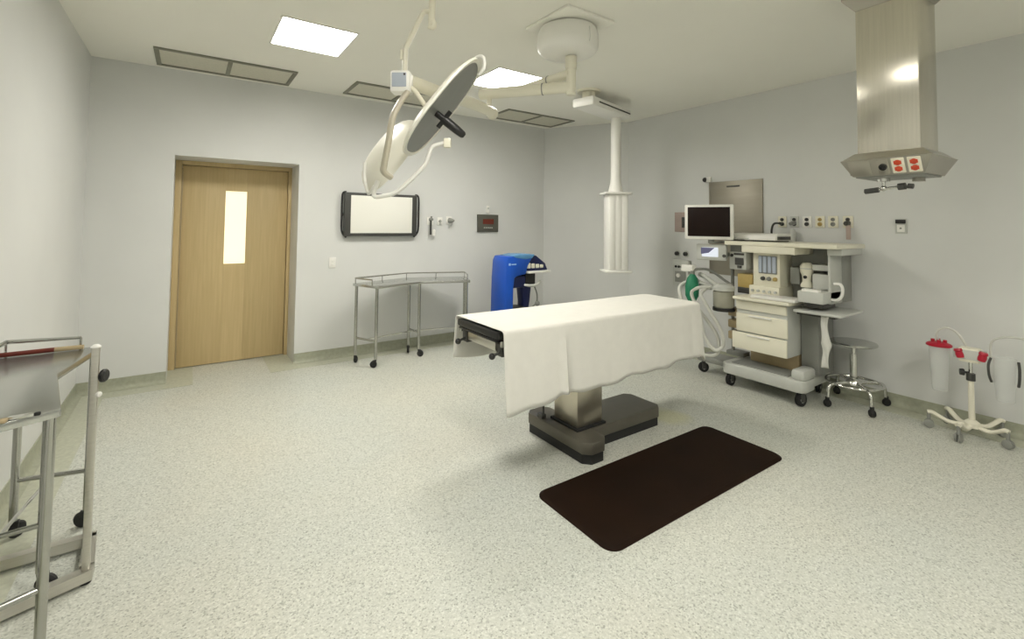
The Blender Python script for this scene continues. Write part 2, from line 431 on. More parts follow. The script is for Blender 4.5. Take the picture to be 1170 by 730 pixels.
# white sheet over the table: open at the left end, hanging on three sides
def sheet():
    top = .893; r = .02
    y0, y1, x0, x1 = TY0-.012, TY1+.012, 1.475, 3.362
    per = []      # (x, y, nx, ny, drop, side)
    n1 = 70
    def near_drop(u): return .452-.05*u+.012*math.sin(19*u)+.008*math.sin(41*u+1)
    for k in range(n1+1):
        u = k/n1; per.append((x0+(x1-.05-x0)*u, y0, 0, -1, near_drop(u)))
    for k in range(1, 8):
        a = k/8*PI/2; per.append((x1-.05+.05*math.sin(a), y0+.05-.05*math.cos(a), math.sin(a), -math.cos(a), .40+.05*math.sin(2*a)))
    for k in range(19):
        u = k/18; per.append((x1, y0+.05+(y1-y0-.1)*u, 1, 0, .40+.015*math.sin(12*u)))
    for k in range(1, 8):
        a = k/8*PI/2; per.append((x1-.05+.05*math.cos(a), y1-.05+.05*math.sin(a), math.cos(a), math.sin(a), .38+.03*math.sin(2*a)))
    for k in range(n1+1):
        u = 1-k/n1; per.append((x0+(x1-.05-x0)*u, y1, 0, 1, .285+.008*math.sin(15*u)+.10*u))
    V = []; F = []; rows = 18; N = len(per)
    s_ = 0; prev = None; S = []
    for p in per:
        if prev: s_ += math.hypot(p[0]-prev[0], p[1]-prev[1])
        S.append(s_); prev = p
    LT = S[-1]
    for j in range(rows+1):
        for i, (x, y, nx, ny, dp) in enumerate(per):
            if j <= 4:
                a = j/4*PI/2; off = r*math.sin(a); dz = r*(1-math.cos(a)); 
            else:
                q = (j-4)/(rows-4); h = r+(dp-r)*q; dz = h
                s = S[i]
                corner = math.exp(-((s-1.93)/.22)**2)+.7*math.exp(-((s-2.38)/.22)**2)
                wv = .008*math.sin(s*7+.6)+.003*math.sin(s*19+2)+.034*math.exp(-((s-.45)/.022)**2)-.008*math.exp(-((s-.52)/.04)**2)+.012*math.exp(-((s-1.62)/.03)**2)+.014*math.exp(-((s-1.78)/.022)**2)+.0015*math.sin(s*57)
                wv += corner*.013*math.sin(s*42)
                off = r+(.022+wv+.006*corner)*(q**1.1 if wv < .012 else q**.6)
                if ny > .9: off += .012*q
                if s < .12: off += .01*q*(1-s/.12)
            V.append((x+nx*off, y+ny*off, top-dz+.0015*math.sin(x*9)*(1 if j == 0 else 0)))
    for j in range(rows):
        for i in range(N-1): F.append([j*N+i, (j+1)*N+i, (j+1)*N+i+1, j*N+i+1])
    # top
    F.append(list(range(N)))
    o = MB().add(V, F).build('surgical_drape', 'cloth', None, 50)
    sm = o.modifiers.new('thick', 'SOLIDIFY'); sm.thickness = .003; sm.offset = 1
    return o
tag(sheet(), 'white cotton sheet draped over the operating table, hem hanging low', 'drape')

# ------------------------------------------------------------------ anti-fatigue mat
def rrect(x0, y0, x1, y1, r, n=6):
    P = []
    for cx, cy, a0 in ((x1-r, y1-r, 0), (x0+r, y1-r, PI/2), (x0+r, y0+r, PI), (x1-r, y0+r, 3*PI/2)):
        for k in range(n+1):
            a = a0+k/n*PI/2; P.append((cx+r*math.cos(a), cy+r*math.sin(a)))
    return P
mt = MB()
P0 = rrect(1.628, 1.525, 3.245, 2.108, .07); P1 = rrect(1.648, 1.545, 3.225, 2.088, .055)
n = len(P0); V = [(x, y, .001) for x, y in P0]+[(x, y, .004) for x, y in P0]+[(x, y, .016) for x, y in P1]
F = [list(range(n))[::-1]]+[[r*n+i, r*n+(i+1) % n, (r+1)*n+(i+1) % n, (r+1)*n+i] for r in (0, 1) for i in range(n)]+[[2*n+i for i in range(n)]]
tag(mt.add(V, F).build('floor_mat', 'mat', None, 20), 'dark brown rubber mat with rounded corners on the floor', 'mat')

# ------------------------------------------------------------------ kidney-shaped instrument tables
def wheel(mbd, c, r, w, ax):
    ax = Vector(ax).normalized(); c = Vector(c)
    mbd.lathe([(0, -w/2), (r*.8, -w/2), (r, -w/4), (r, w/4), (r*.8, w/2), (0, w/2)], c, ax, 18)

def kidney_table(label, loc, poly, legs, rail, ztop, r_leg, loc_group):
    t = thing('instrument_table', label, 'instrument table', (*loc, 0), 0, 'angled steel instrument tables on casters')
    # top sheet with a turned-down front lip
    b = W(t); b.prism(poly, ztop-.028, ztop, .004); b.build('tabletop', 'tray_steel', t)
    for k, (x, y) in enumerate(legs):
        lg = W(t); lg.cyl((x, y, .085), (x, y, ztop-.026), r_leg, seg=14); lo = lg.build('leg', 'leg_steel', t)
        a = .9+k*1.7; dx, dy = math.cos(a)*.02, math.sin(a)*.02
        cb = W(t); cb.cyl((x, y, .07), (x, y, .09), .012, seg=10)
        wheel(cb, (x+dx, y+dy, .036), .036, .026, (-dy, dx, 0))
        cb.box((x+min(0, dx)-.008, y+min(0, dy)-.008, .05), (x+max(0, dx)+.008, y+max(0, dy)+.008, .078), .003)
        cb.build('caster', 'rubber', lo)
    for i in range(0, len(legs), 2):
        W(t).cyl((*legs[i], .27), (*legs[i+1], .27), r_leg*.7, seg=10).build('stretcher', 'leg_steel', t)
    mids = [((legs[i][0]+legs[i+1][0])/2, (legs[i][1]+legs[i+1][1])/2) for i in range(0, len(legs), 2)]
    for i in range(len(mids)-1):
        W(t).cyl((*mids[i], .27), (*mids[i+1], .27), .007, seg=8).build('long_stretcher', 'chrome', t)
    b = W(t); b.tube([(x, y, ztop+.055) for x, y in rail], .0065, 8)
    for i, (x, y) in enumerate(rail):
        b.cyl((x, y, ztop-.002), (x, y, ztop+.055), .005, seg=8)
        if i+1 < len(rail):
            x2, y2 = rail[i+1]
            if math.hypot(x2-x, y2-y) > .4: b.cyl(((x+x2)/2, (y+y2)/2, ztop-.002), ((x+x2)/2, (y+y2)/2, ztop+.055), .005, seg=8)
    b.build('guard_rail', 'leg_steel', t)
    return t
kidney_table('angled steel instrument table on casters, standing by the back wall under the white screen', (2.17, 5.05),
    [(1.475, 5.14), (1.625, 4.765), (2.17, 4.935), (2.715, 4.765), (2.865, 5.14), (2.17, 5.375)],
    [(1.505, 5.10), (1.635, 4.825), (2.145, 5.20), (2.172, 4.965), (2.825, 5.10), (2.70, 4.825)],
    [(1.60, 4.88), (1.50, 5.13), (2.17, 5.355), (2.84, 5.13), (2.74, 4.88)], .845, .0165, None)
kidney_table('angled steel instrument table against the left wall, nearest the camera', (-.55, 2.65),
    [(-.70, 3.20), (-.345, 3.125), (-.425, 2.66), (-.333, 2.17), (-.705, 2.0), (-.735, 2.60)],
    [(-.635, 3.17), (-.368, 3.105), (-.69, 2.64), (-.447, 2.66), (-.64, 2.10), (-.364, 2.205)],
    [(-.42, 3.115), (-.69, 3.175), (-.722, 2.60), (-.69, 2.03)], .865, .0155, None)

# small things on the near table
t = thing('lever_clamp', 'small steel clamp with a dark tip lying on the near left instrument table', 'clamp', (-.42, 2.13, .866))
b = MB(); b.box((-.03, -.006, 0), (.03, .006, .012), .003); b.build('handle', 'chrome', t)
b = MB(); b.box((.03, -.005, 0), (.045, .005, .012), .003); b.build('tip', 'black', t)
b = MB(); b.box((-.05, -.03, 0), (-.028, .0, .010), .003); b.build('grip', 'tan', t)
t = thing('rim_reflection', 'slim red-brown and tan bar standing in for a reflection in the far rim of the near left instrument table', 'rim_reflection', (-.57, 3.10, .866))  # reflection in the upturned table rim, built as a coloured bar
MB().cyl((-.15, -.005, .011), (.06, .0, .011), .011, seg=12).build('shaft', 'redbrown', t)
MB().cyl((.06, .0, .011), (.165, -.005, .011), .011, seg=12).build('tan_end', 'tan', t)

# stand with a knob, in front of the near table
st = thing('mayo_stand', 'square steel stand post with black locking knob in front of the near left table', 'stand', (-.285, 2.62, 0))
b = W(st); b.box((-.298, 2.607, .03), (-.272, 2.633, .965), .003); po = b.build('post', 'steel', st)
b = W(st); b.lathe([(0, .014), (.01, .012), (.018, .004), (.018, 0), (0, 0)], (-.285, 2.62, .962), (0, 0, 1), 14); b.build('post_cap', 'white', po)
b = W(st); b.cyl((-.275, 2.62, .845), (-.26, 2.615, .842), .009, seg=10); b.build('knob_stem', 'dgrey', st)
b = W(st); b.lathe([(0, 0), (.022, 0), (.027, .005), (.027, .015), (.022, .02), (0, .02)], (-.264, 2.617, .842), (.9, -.35, 0), 16); b.build('knob', 'black', st)
b = W(st); b.lathe([(0, .012), (.008, .01), (.012, .003), (.012, 0), (0, 0)], (-.268, 2.60, .77), (.5, -.8, 0), 14); b.build('bolt', 'white', st)
b = W(st); b.hexa([(-.262, 2.60, .014), (-.262, 2.645, .014), (-.72, 2.495, .014), (-.72, 2.45, .014)], [(-.262, 2.60, .056), (-.262, 2.645, .056), (-.72, 2.495, .056), (-.72, 2.45, .056)]); b.build('base_rail', 'steel', st)
b = W(st); b.hexa([(-.285, 2.875, .014), (-.285, 2.915, .014), (-.72, 2.915, .014), (-.72, 2.875, .014)], [(-.285, 2.875, .056), (-.285, 2.915, .056), (-.72, 2.915, .056), (-.72, 2.875, .056)]); b.build('base_rail', 'steel', st)
b = W(st); b.hexa([(-.262, 2.655, .012), (-.285, 2.90, .012), (-.33, 2.90, .012), (-.31, 2.65, .012)], [(-.262, 2.655, .056), (-.285, 2.90, .056), (-.33, 2.90, .056), (-.31, 2.65, .056)]); b.build('base_crossbar', 'steel', st)
for x, y in ((-.285, 2.62), (-.31, 2.895), (-.7, 2.455), (-.7, 2.895)):
    W(st).cyl((x, y, .0005), (x, y, .016), .02, seg=12).build('foot', 'rubber', st)

st.location.x -= .021; st.location.y += .012

# ------------------------------------------------------------------ things on the back wall
t = thing('wall_screen', 'wide white screen in a thick black frame on the back wall', 'screen', (1.85, D, 1.59))
sx0, sx1, sz0, sz1 = 1.425, 2.29, 1.345, 1.842
b = W(t)
b.box((sx0, D-.07, sz0), (sx1, D-.012, sz1), .012); bd = b.build('housing', 'dgrey', t)
b = W(t); b.box((sx0+.068, D-.076, sz0+.036), (sx1-.068, D-.068, sz1-.032), .002); b.build('screen_panel', 'board', t)
for s, x in ((-1, sx0), (1, sx1)):
    b = W(t); b.tube([(x-s*.02, D-.04, sz1+.005), (x+s*.022, D-.05, sz1-.03), (x+s*.026, D-.05, (sz0+sz1)/2), (x+s*.02, D-.05, sz0+.06), (x-s*.03, D-.04, sz0-.01)], .011, 8, 6); b.build('side_bracket', 'black', t)
b = W(t); b.lathe([(0, 0), (.02, 0), (.02, .02), (0, .022)], (sx0-.012, D-.05, 1.59), (-1, 0, 0), 12); b.build('knob', 'black', t)
W(t).box((sx0+.2, D-.013, sz0+.1), (sx1-.2, D, sz1-.1)).build('wall_bracket', 'dgrey', t)

t = thing('light_switch', 'small white switch plate on the wall right of the door', 'switch', (1.325, D, 1.055))
MB().box((-.037, -.008, -.058), (.037, 0, .058), .004).build('plate', 'white', t)
for z in (-.018, .018): MB().box((-.012, -.013, z-.014), (.012, -.007, z+.014), .003).build('rocker', 'white', t)

def gas_outlet(name, label, loc, rz, plate, socks, group=None, size=(.05, .055), cat='gas outlet'):
    t = thing(name, label, cat, loc, rz, group)
    a, c = size
    MB().box((-a, -.012, -c), (a, 0, c), .006).build('plate', plate, t)
    for z, r, m in socks:
        b = MB(); b.lathe([(0, 0), (r, 0), (r, .008), (r*.6, .012), (r*.55, .004), (0, .004)], (0, -.011, z), (0, -1, 0), 14); b.build('socket', m, t)
    return t
G = 'gas outlets on the back wall'
x = 2.49
t = gas_outlet('gas_outlet', 'white gas outlet with grey flowmeter and black stem, nearest the white screen', (x, D, 1.53), 0, 'white', [(.02, .022, 'mgrey')], G, (.042, .05))
b = MB(); b.cyl((0, -.02, .02), (0, -.07, .02), .018, seg=12); b.cyl((0, -.05, .03), (0, -.05, .06), .012, seg=10); b.build('flowmeter_body', 'mgrey', t)
b = MB(); b.cyl((-.01, -.055, -.17), (-.01, -.055, .01), .013, seg=10); b.build('flowmeter_tube', 'dgrey', t)
b = MB(); b.lathe([(0, -.2), (.022, -.195), (.026, -.13), (.018, -.115), (0, -.11)], (.035, -.04, .01), (0, 0, 1), 12); b.build('bottle', 'white', t)
t = gas_outlet('gas_outlet', 'plain white gas outlet in the middle of the row of three', (2.625, D, 1.53), 0, 'white', [(.0, .018, 'mgrey'), (-.035, .01, 'lgrey')], G, (.035, .05))
b = MB(); b.cyl((0, -.015, 0), (0, -.05, 0), .011, seg=10); b.build('adapter', 'lgrey', t)
t = gas_outlet('gas_outlet', 'white gas outlet with grey cone-shaped valve, third from the white screen', (2.755, D, 1.54), 0, 'white', [(0, .022, 'mgrey')], G, (.04, .05))
b = MB(); b.lathe([(0, 0), (.036, 0), (.034, .02), (.012, .075), (0, .08)], (0, -.014, .0), (.5, -.85, 0), 14); b.build('valve', 'mgrey', t)
b = MB(); b.cyl((0, -.03, -.02), (0, -.03, -.09), .008, seg=8); b.build('stem', 'lgrey', t)

t = thing('wall_timer', 'dark grey timer panel with dull red display on the back wall above the blue machine', 'timer', (3.34, D, 1.51))
MB().box((-.165, -.022, -.118), (.165, 0, .118), .004).build('housing', 'timer', t)
MB().box((-.085, -.028, -.012), (.085, -.021, .058), .002).build('display', 'darkred', t)
b = MB()
for k in range(5): b.cyl((-.06+.03*k, -.021, -.06), (-.06+.03*k, -.027, -.06), .009, seg=10)
b.build('buttons', 'lgrey', t)
t = thing('wall_sensor', 'small white sensor on the wall just above the dark timer panel', 'sensor', (3.335, D, 1.70))
MB().box((-.02, -.03, -.05), (.02, 0, .05), .008).build('housing', 'white', t)
MB().lathe([(0, .01), (.01, .008), (.014, 0), (0, 0)], (0, -.03, .015), (0, -1, 0), 12).build('lens', 'lgrey', t)

# ------------------------------------------------------------------ blue machine by the corner
bl = thing('medical_machine', 'blue C-shaped medical machine with sloped console, behind the draped table', 'medical machine', (3.40, 4.72, 0))
y0, y1 = 4.56, 4.88
def side(poly, ya, yb, mbd, bev=.008):
    # poly in (x, z), extruded along y
    b = bmesh.new(); vs = [b.verts.new((x, ya, z)) for x, z in poly]; f = b.faces.new(vs)
    r = bmesh.ops.extrude_face_region(b, geom=[f])
    for v in [g for g in r['geom'] if isinstance(g, bmesh.types.BMVert)]: v.co.y = yb
    bmesh.ops.recalc_face_normals(b, faces=b.faces)
    if bev: bmesh.ops.bevel(b, geom=list(b.edges), offset=bev, segments=2, profile=.5, affect='EDGES')
    return mbd.merge(b)
b = W(bl); side([(3.065, .30), (3.075, .85), (3.09, 1.06), (3.115, 1.115), (3.30, 1.128), (3.48, 1.118), (3.40, 1.0), (3.37, .90), (3.24, .88), (3.205, .86), (3.19, .74), (3.185, .46), (3.19, .30)], y0, y1, b, .012)
b.build('body', 'blue', bl)
b = W(bl); side([(3.29, 1.135), (3.48, 1.128), (3.54, 1.118), (3.68, 1.02), (3.72, .935), (3.44, .915), (3.385, .99)], y0+.02, y1-.02, b, .008); co = b.build('console_hood', 'navy', bl)
b = W(bl); side([(3.17, 1.121), (3.30, 1.141), (3.50, 1.135), (3.46, 1.09), (3.36, 1.08), (3.22, 1.10)], y0-.004, y1-.03, b, .004); b.build('top_cover', 'skyblue', bl)
b = W(bl)
for k in range(4): b.box((3.40+.065*k, y0+.008, .965), (3.45+.065*k, y0+.03, 1.03-.008*k), .008)
b.build('control_keys', 'cream', co)
W(bl).box((3.40, y0-.015, .905), (3.745, y1-.01, .932), .006).build('tray', 'white', bl)
b = W(bl); b.box((3.20, y0+.03, .735), (3.40, y1-.03, .875), .02); b.build('pump_housing', 'navy', bl)
b = W(bl); b.box((3.38, y0+.02, .77), (3.53, y1-.04, .905), .012); b.build('centrifuge_cover', 'black', bl)
b = W(bl); b.tube([(3.36, y0+.05, .77), (3.46, y0, .755), (3.56, y0+.02, .765), (3.63, y0+.06, .79), (3.66, y0+.1, .775)], .017, 10, 6); b.cyl((3.36, y0+.06, .74), (3.36, y0+.06, .84), .018, seg=10); b.build('clamp_arm', 'lgrey', bl)
b = W(bl); side([(3.375, .75), (3.52, .75), (3.50, .56), (3.475, .44), (3.40, .44), (3.40, .56)], y0+.09, y1-.1, b, .012); b.build('support_leg', 'navy', bl)
b = W(bl); b.tube([(3.56, y0+.1, .76), (3.60, y0+.08, .64), (3.585, y0+.07, .53), (3.50, y0+.08, .47)], .009, 8, 6); b.sphere((3.60, y0+.07, .52), .032); b.build('drain_tube', 'mgrey', bl)
b = W(bl); b.lathe([(0, .42), (.15, .42), (.17, .44), (.16, .475), (.09, .50), (0, .505)], (3.33, 4.72, 0), (0, 0, 1), 24); b.build('reservoir_bowl', 'black', bl)
b = W(bl); b.box((3.065, y0-.01, .08), (3.68, y1+.01, .445), .02); b.build('cart_body', 'navy', bl)
b = W(bl)
b.box((3.115, y0-.002, 1.01), (3.145, y0+.006, 1.038), .004); b.box((3.155, y0-.002, 1.018), (3.225, y0+.006, 1.030))
b.build('maker_mark', 'mark', bl)
for x in (3.12, 3.62):
    for y in (y0+.03, y1-.03):
        b = W(bl); wheel(b, (x, y, .042), .042, .03, (0, 1, 0)); b.box((x-.02, y-.02, .05), (x+.02, y+.02, .085)); b.build('caster', 'rubber', bl)

# ------------------------------------------------------------------ right wall: steel panel, sockets, outlets   (things face -x: rz = -90 deg)
RZ = -PI/2
t = thing('steel_wall_panel', 'brushed brown-grey steel panel on the right wall behind the monitor', 'wall panel', (XR, 2.835, 1.485), RZ)
MB().box((-.308, -.012, -.525), (.308, 0, .525), .002).build('sheet', 'panel_steel', t)
MB().box((-.09, -.016, .455), (.06, -.011, .472)).build('name_slot', 'dgrey', t)
b = MB(); 
for x in (-.30, .30): b.box((x-.006, -.018, -.525), (x+.006, -.011, .525), .002)
b.build('edge_trim', 'panel_steel', t)
t = thing('wall_fixture', 'tiny black and white fixture at the upper left corner of the steel wall panel', 'wall fixture', (XR, 3.165, 2.045), RZ)
MB().box((-.004, -.03, -.03), (.05, 0, .03), .008).build('housing', 'white', t)
b = MB(); b.sphere((-.022, -.022, -.002), .028); b.build('dome', 'black', t)
t = thing('wall_box', 'dusty pink wall plate with dark switch, half hidden by the big monitor', 'wall plate', (XR, 3.50, 1.55), RZ)
MB().box((-.105, -.02, -.12), (.105, 0, .12), .005).build('plate', 'pink', t)
b = MB(); b.box((.0, -.03, -.07), (.055, -.018, .06), .006); b.cyl((.03, -.03, .0), (.03, -.045, .0), .016, seg=12); b.build('switch', 'dgrey', t)
t = thing('power_panel', 'grey electrical panel with gauge and dial low on the right wall, below two knobs', 'electrical panel', (XR, 3.495, .935), RZ)
MB().box((-.11, -.06, -.155), (.11, 0, .155), .008).build('housing', 'lgrey', t)
for k in range(4):
    MB().cyl((-.06+.04*k, -.06, .075), (-.06+.04*k, -.07, .075), .015, seg=12).build('indicator', 'black', t)
MB().box((-.075, -.066, -.11), (.075, -.058, .02), .004).build('meter_window', 'mgrey', t)
MB().cyl((-.02, -.066, -.03), (-.02, -.085, -.03), .024, seg=14).build('dial', 'white', t)
for k, (y, lb) in enumerate(((3.575, 'left one of two black-centred round wall knobs above the grey electrical panel'), (3.455, 'right one of two black-centred round wall knobs above the grey electrical panel'))):
    t = thing('gas_valve', lb, 'wall valve', (XR, y, 1.165), RZ, 'round wall knobs above the electrical panel')
    MB().lathe([(0, 0), (.04, 0), (.04, .008), (.03, .014), (0, .014)], (0, 0, 0), (0, -1, 0), 18).build('plate', 'lgrey', t)
    MB().lathe([(0, 0), (.026, 0), (.024, .03), (.016, .036), (0, .036)], (.006, -.012, 0), (0, -1, 0), 14).build('knob', 'black', t)
G = 'gas outlet plates in a row on the right wall'
spec = [(2.335, 'cream', 'dgrey', 'white gas outlet with a black hose, first in the row from the steel panel'),
        (2.22, 'lgrey', 'dgrey', 'grey gas outlet with a blunt dark valve, second in the row from the steel panel'),
        (2.105, 'white', 'dgrey', 'white gas outlet with two dark sockets, third in the row from the steel panel'),
        (1.99, 'cream', 'yellow', 'cream gas outlet with brownish sockets, fourth in the row from the steel panel'),
        (1.88, 'cream', 'mgrey', 'cream gas outlet with grey sockets, fifth in the row from the steel panel'),
        (1.76, 'cream', 'dgrey', 'cream gas outlet with a dark valve and hanging tag, last in the row')]
for k, (y, pm, sm, lb) in enumerate(spec):
    t = gas_outlet('gas_outlet', lb, (XR, y, 1.555), RZ, pm, [(.022, .017, sm), (-.022, .02, sm)], G, (.042, .055))
    if k == 0:
        b = MB(); b.cyl((0, -.012, -.015), (0, -.06, -.015), .014, seg=10); b.tube([(0, -.055, -.015), (-.04, -.09, -.02), (-.065, -.09, -.08), (-.07, -.08, -.20), (-.07, -.075, -.35)], .010, 8, 6); b.build('hose', 'dgrey', t)
    if k == 1:
        b = MB(); b.cyl((0, -.012, -.01), (-.01, -.07, -.02), .022, .018, seg=12); b.build('valve', 'mgrey', t)
        b = MB(); b.lathe([(0, -.21), (.032, -.205), (.036, -.10), (.024, -.075), (.012, -.06), (0, -.06)], (0, -.05, -.01), (0, 0, 1), 14); b.build('vacuum_bottle', 'lgrey', t)
    if k == 5:
        b = MB(); b.cyl((0, -.012, -.01), (.0, -.06, -.015), .024, .02, seg=12); b.build('valve', 'dgrey', t)
        b = MB(); b.box((-.004, -.05, -.16), (.034, -.044, -.03), .002); b.build('tag', 'pink', t)
t = thing('wall_socket', 'lone light socket plate with a dark top, right of the gas outlet row', 'socket', (XR, 1.374, 1.52), RZ)
MB().box((-.04, -.014, -.063), (.04, 0, .063), .005).build('plate', 'lgrey', t)
MB().box((-.034, -.03, .022), (.034, -.012, .055), .004).build('top_plug', 'black', t)
MB().box((-.026, -.02, -.05), (.026, -.012, .012), .003).build('insert', 'white', t)
MB().cyl((0, -.02, -.018), (0, -.024, -.018), .008, seg=10).build('button', 'mgrey', t)

# ------------------------------------------------------------------ anaesthesia machine
an = thing('anaesthesia_machine', 'cream anaesthesia machine with drawers, flowmeters, two monitors and breathing hoses', 'anaesthesia machine', (4.52, 2.2, 0))
b = W(an)
b.prism([(4.22, 2.53), (4.22, 1.90), (4.235, 1.855), (4.28, 1.835), (4.42, 1.84), (4.50, 1.875), (4.84, 1.88), (4.86, 1.90), (4.86, 2.55), (4.26, 2.57)], .115, .215, .012)
ch = b.build('chassis', 'lgrey', an)
b = W(an); b.prism([(4.27, 2.49), (4.27, 1.98), (4.80, 1.98), (4.80, 2.49)], .213, .222, .003); b.build('chassis_deck', 'mgrey', ch)
b = W(an); b.box((4.245, 1.84, .21), (4.47, 1.955, .30), .03); b.build('foot_box', 'lgrey', an)
b = W(an); b.box((4.36, 2.52, .12), (4.60, 2.92, .18), .02); b.build('side_outrigger', 'mgrey', an)
def caster(x, y, r, root, fork='mgrey', turn=0.):
    ax = (math.sin(turn), math.cos(turn), 0)
    b = W(root); b.cyl((x, y, r*1.5), (x, y, r*2.3), r*.35, seg=12)
    for s in (-1, 1):
        ox, oy = ax[0]*s*.021, ax[1]*s*.021
        b.box((x+ox-.022, y+oy-.005, r*.7), (x+ox+.022, y+oy+.005, r*1.9), .003, -turn)
    f = b.build('caster_fork', fork, root)
    for s in (-1, 1):
        b = W(root); wheel(b, (x+ax[0]*s*.011, y+ax[1]*s*.011, r+.001), r, .016, ax); b.build('wheel', 'rubber', f)
    b = W(root); wheel(b, (x, y, r+.001), r*.55, .040, ax); b.build('hub', 'lgrey', f)
for x, y, tn in ((4.27, 2.50, .1), (4.275, 1.885, .25), (4.79, 2.50, .3), (4.77, 1.95, -.2)): caster(x, y, .055, an, 'dgrey', tn)
caster(4.42, 2.88, .05, an, 'dgrey', .6)
W(an).box((4.48, 1.99, .223), (4.82, 2.42, .40), .004).build('lower_box', 'tan', an)
W(an).box((4.50, 1.835, .22), (4.80, 1.975, .80), .004).build('rear_cabinet', 'mgrey', an)
W(an).box((4.265, 1.98, .37), (4.82, 2.43, .835), .006).build('drawer_cabinet', 'lgrey', an)
def drawer(y0, y1, z0, z1, x, lip):
    d = W(an).box((x, y0, z0), (x+.02, y1, z1), .006).build('drawer', 'cream', an)
    if lip: 
        c = (y0+y1)/2; b = W(an); b.box((x-.014, c-.10, z1-.022), (x+.006, c+.10, z1-.010), .003); b.build('handle', 'white', d)
drawer(1.98, 2.43, .735, .815, 4.25, False)
drawer(1.975, 2.43, .535, .70, 4.25, True)
drawer(1.975, 2.462, .375, .525, 4.235, True)
W(an).box((4.20, 1.935, .826), (4.80, 2.44, .856), .010).build('worktop', 'cream', an)
W(an).box((4.25, 1.57, .782), (4.72, 1.93, .806), .010).build('side_shelf', 'lgrey', an)
W(an).box((4.30, 1.63, .76), (4.60, 1.92, .783), .004).build('shelf_bracket', 'dgrey', an)
# left side trays and absorber
for z in (.42, .53, .64): W(an).box((4.33, 2.44, z), (4.75, 2.56, z+.075), .01).build('side_tray', 'tan', an)
b = W(an); b.lathe([(0, 0), (.085, 0), (.095, .015), (.095, .15), (.08, .165), (0, .165)], (4.28, 2.57, .72), (0, 0, 1), 24); ab = b.build('absorber_canister', 'smoked', an)
b = W(an); b.lathe([(0, 0), (.10, 0), (.10, .03), (0, .03)], (4.28, 2.57, .69), (0, 0, 1), 24); b.build('canister_base', 'black', ab)
b = W(an); b.lathe([(0, 0), (.10, 0), (.10, .035), (.06, .06), (0, .06)], (4.28, 2.57, .885), (0, 0, 1), 24); b.build('canister_head', 'lgrey', ab)
b = W(an); b.tube([(4.24, 2.66, .90), (4.18, 2.76, .94), (4.18, 2.83, .97), (4.22, 2.90, .985)], .026, 12, 6); b.tube([(4.24, 2.62, .93), (4.22, 2.72, 1.0), (4.24, 2.80, 1.02)], .022, 12, 6); b.build('valve_block', 'lgrey', an)
b = W(an); b.tube([(4.16, 2.66, .91), (4.10, 2.73, .90), (4.06, 2.77, .84), (4.08, 2.70, .66), (4.10, 2.66, .45), (4.14, 2.58, .33), (4.18, 2.52, .38), (4.16, 2.53, .52), (4.10, 2.62, .72), (4.08, 2.68, .84), (4.14, 2.68, .89), (4.20, 2.66, .91)], .017, 10, 8); b.build('breathing_hose', 'milky', an)
b = W(an); b.tube([(4.14, 2.86, .95), (4.06, 2.90, .90), (4.02, 2.86, .78), (4.04, 2.78, .52), (4.10, 2.72, .30), (4.16, 2.64, .26), (4.20, 2.58, .31), (4.19, 2.60, .48), (4.12, 2.74, .70), (4.10, 2.82, .88), (4.16, 2.84, .95)], .016, 10, 8); b.build('breathing_hose', 'milky', an)
b = W(an); b.lathe([(0, -.28), (.035, -.275), (.062, -.22), (.066, -.13), (.05, -.05), (.024, -.012), (.016, 0), (0, 0)], (4.12, 2.80, 1.035), (.05, 0, 1), 20); bg = b.build('breathing_bag', 'green', an)
b = W(an); b.cyl((4.12, 2.80, 1.02), (4.12, 2.80, 1.06), .022, seg=12); b.tube([(4.12, 2.80, 1.05), (4.18, 2.78, 1.075), (4.30, 2.72, 1.06), (4.40, 2.62, .96), (4.42, 2.55, .92)], .013, 10, 6); b.build('bag_arm', 'mgrey', an)
W(an).box((4.10, 2.79, 1.05), (4.17, 2.92, 1.115), .01).build('bag_mount', 'white', an)
# upper housing
hz0, hz1 = .856, 1.32
W(an).box((4.62, 1.70, hz0), (4.84, 2.40, hz1), .006).build('housing_back', 'mgrey', an)
W(an).box((4.40, 2.10, .95), (4.64, 2.345, 1.262), .008).build('flowmeter_panel', 'cream', an)
fw = W(an).box((4.392, 2.125, 1.07), (4.402, 2.29, 1.235), .003).build('flowmeter_window', 'mgrey', an)
for k in range(4):
    y = 2.145+.042*k
    W(an).box((4.382, y-.015, 1.08), (4.394, y+.015, 1.228), .004).build('flow_tube', 'lcd_grey', fw)
for k in range(3):
    W(an).lathe([(0, 0), (.019, 0), (.017, .022), (.010, .026), (0, .026)], (4.40, 2.14+.055*k, 1.025), (-1, 0, 0), 14).build('flow_knob', ['yellow', 'mgrey', 'dgrey'][k], an)
W(an).box((4.36, 2.09, .858), (4.64, 2.365, .955), .008).build('switch_panel', 'cream', an)
b = W(an)
for k in range(5): b.cyl((4.36, 2.12+.052*k, .91), (4.345, 2.12+.052*k, .91), .012, seg=10)
b.build('switches', 'lgrey', an)
W(an).box((4.27, 1.915, 1.262), (4.66, 2.385, 1.325), .008).build('header_drawer', 'cream', an)
W(an).box((4.28, 1.60, 1.325), (4.86, 2.56, 1.362), .008).build('top_shelf', 'cream', an)
W(an).box((4.40, 1.61, 1.27), (4.82, 1.72, 1.326), .004).build('shelf_end_box', 'lgrey', an)
W(an).box((4.41, 1.70, .86), (4.64, 1.72, 1.325), .004).build('side_wall', 'lgrey', an)
W(an).box((4.46, 1.715, 1.13), (4.63, 1.86, 1.18), .006).build('side_module', 'lgrey', an)
W(an).box((4.46, 1.715, .97), (4.63, 1.86, 1.10), .006).build('side_module', 'lgrey', an)
W(an).box((4.50, 1.98, .99), (4.64, 2.06, 1.14), .006).build('vaporiser_mount', 'mgrey', an)
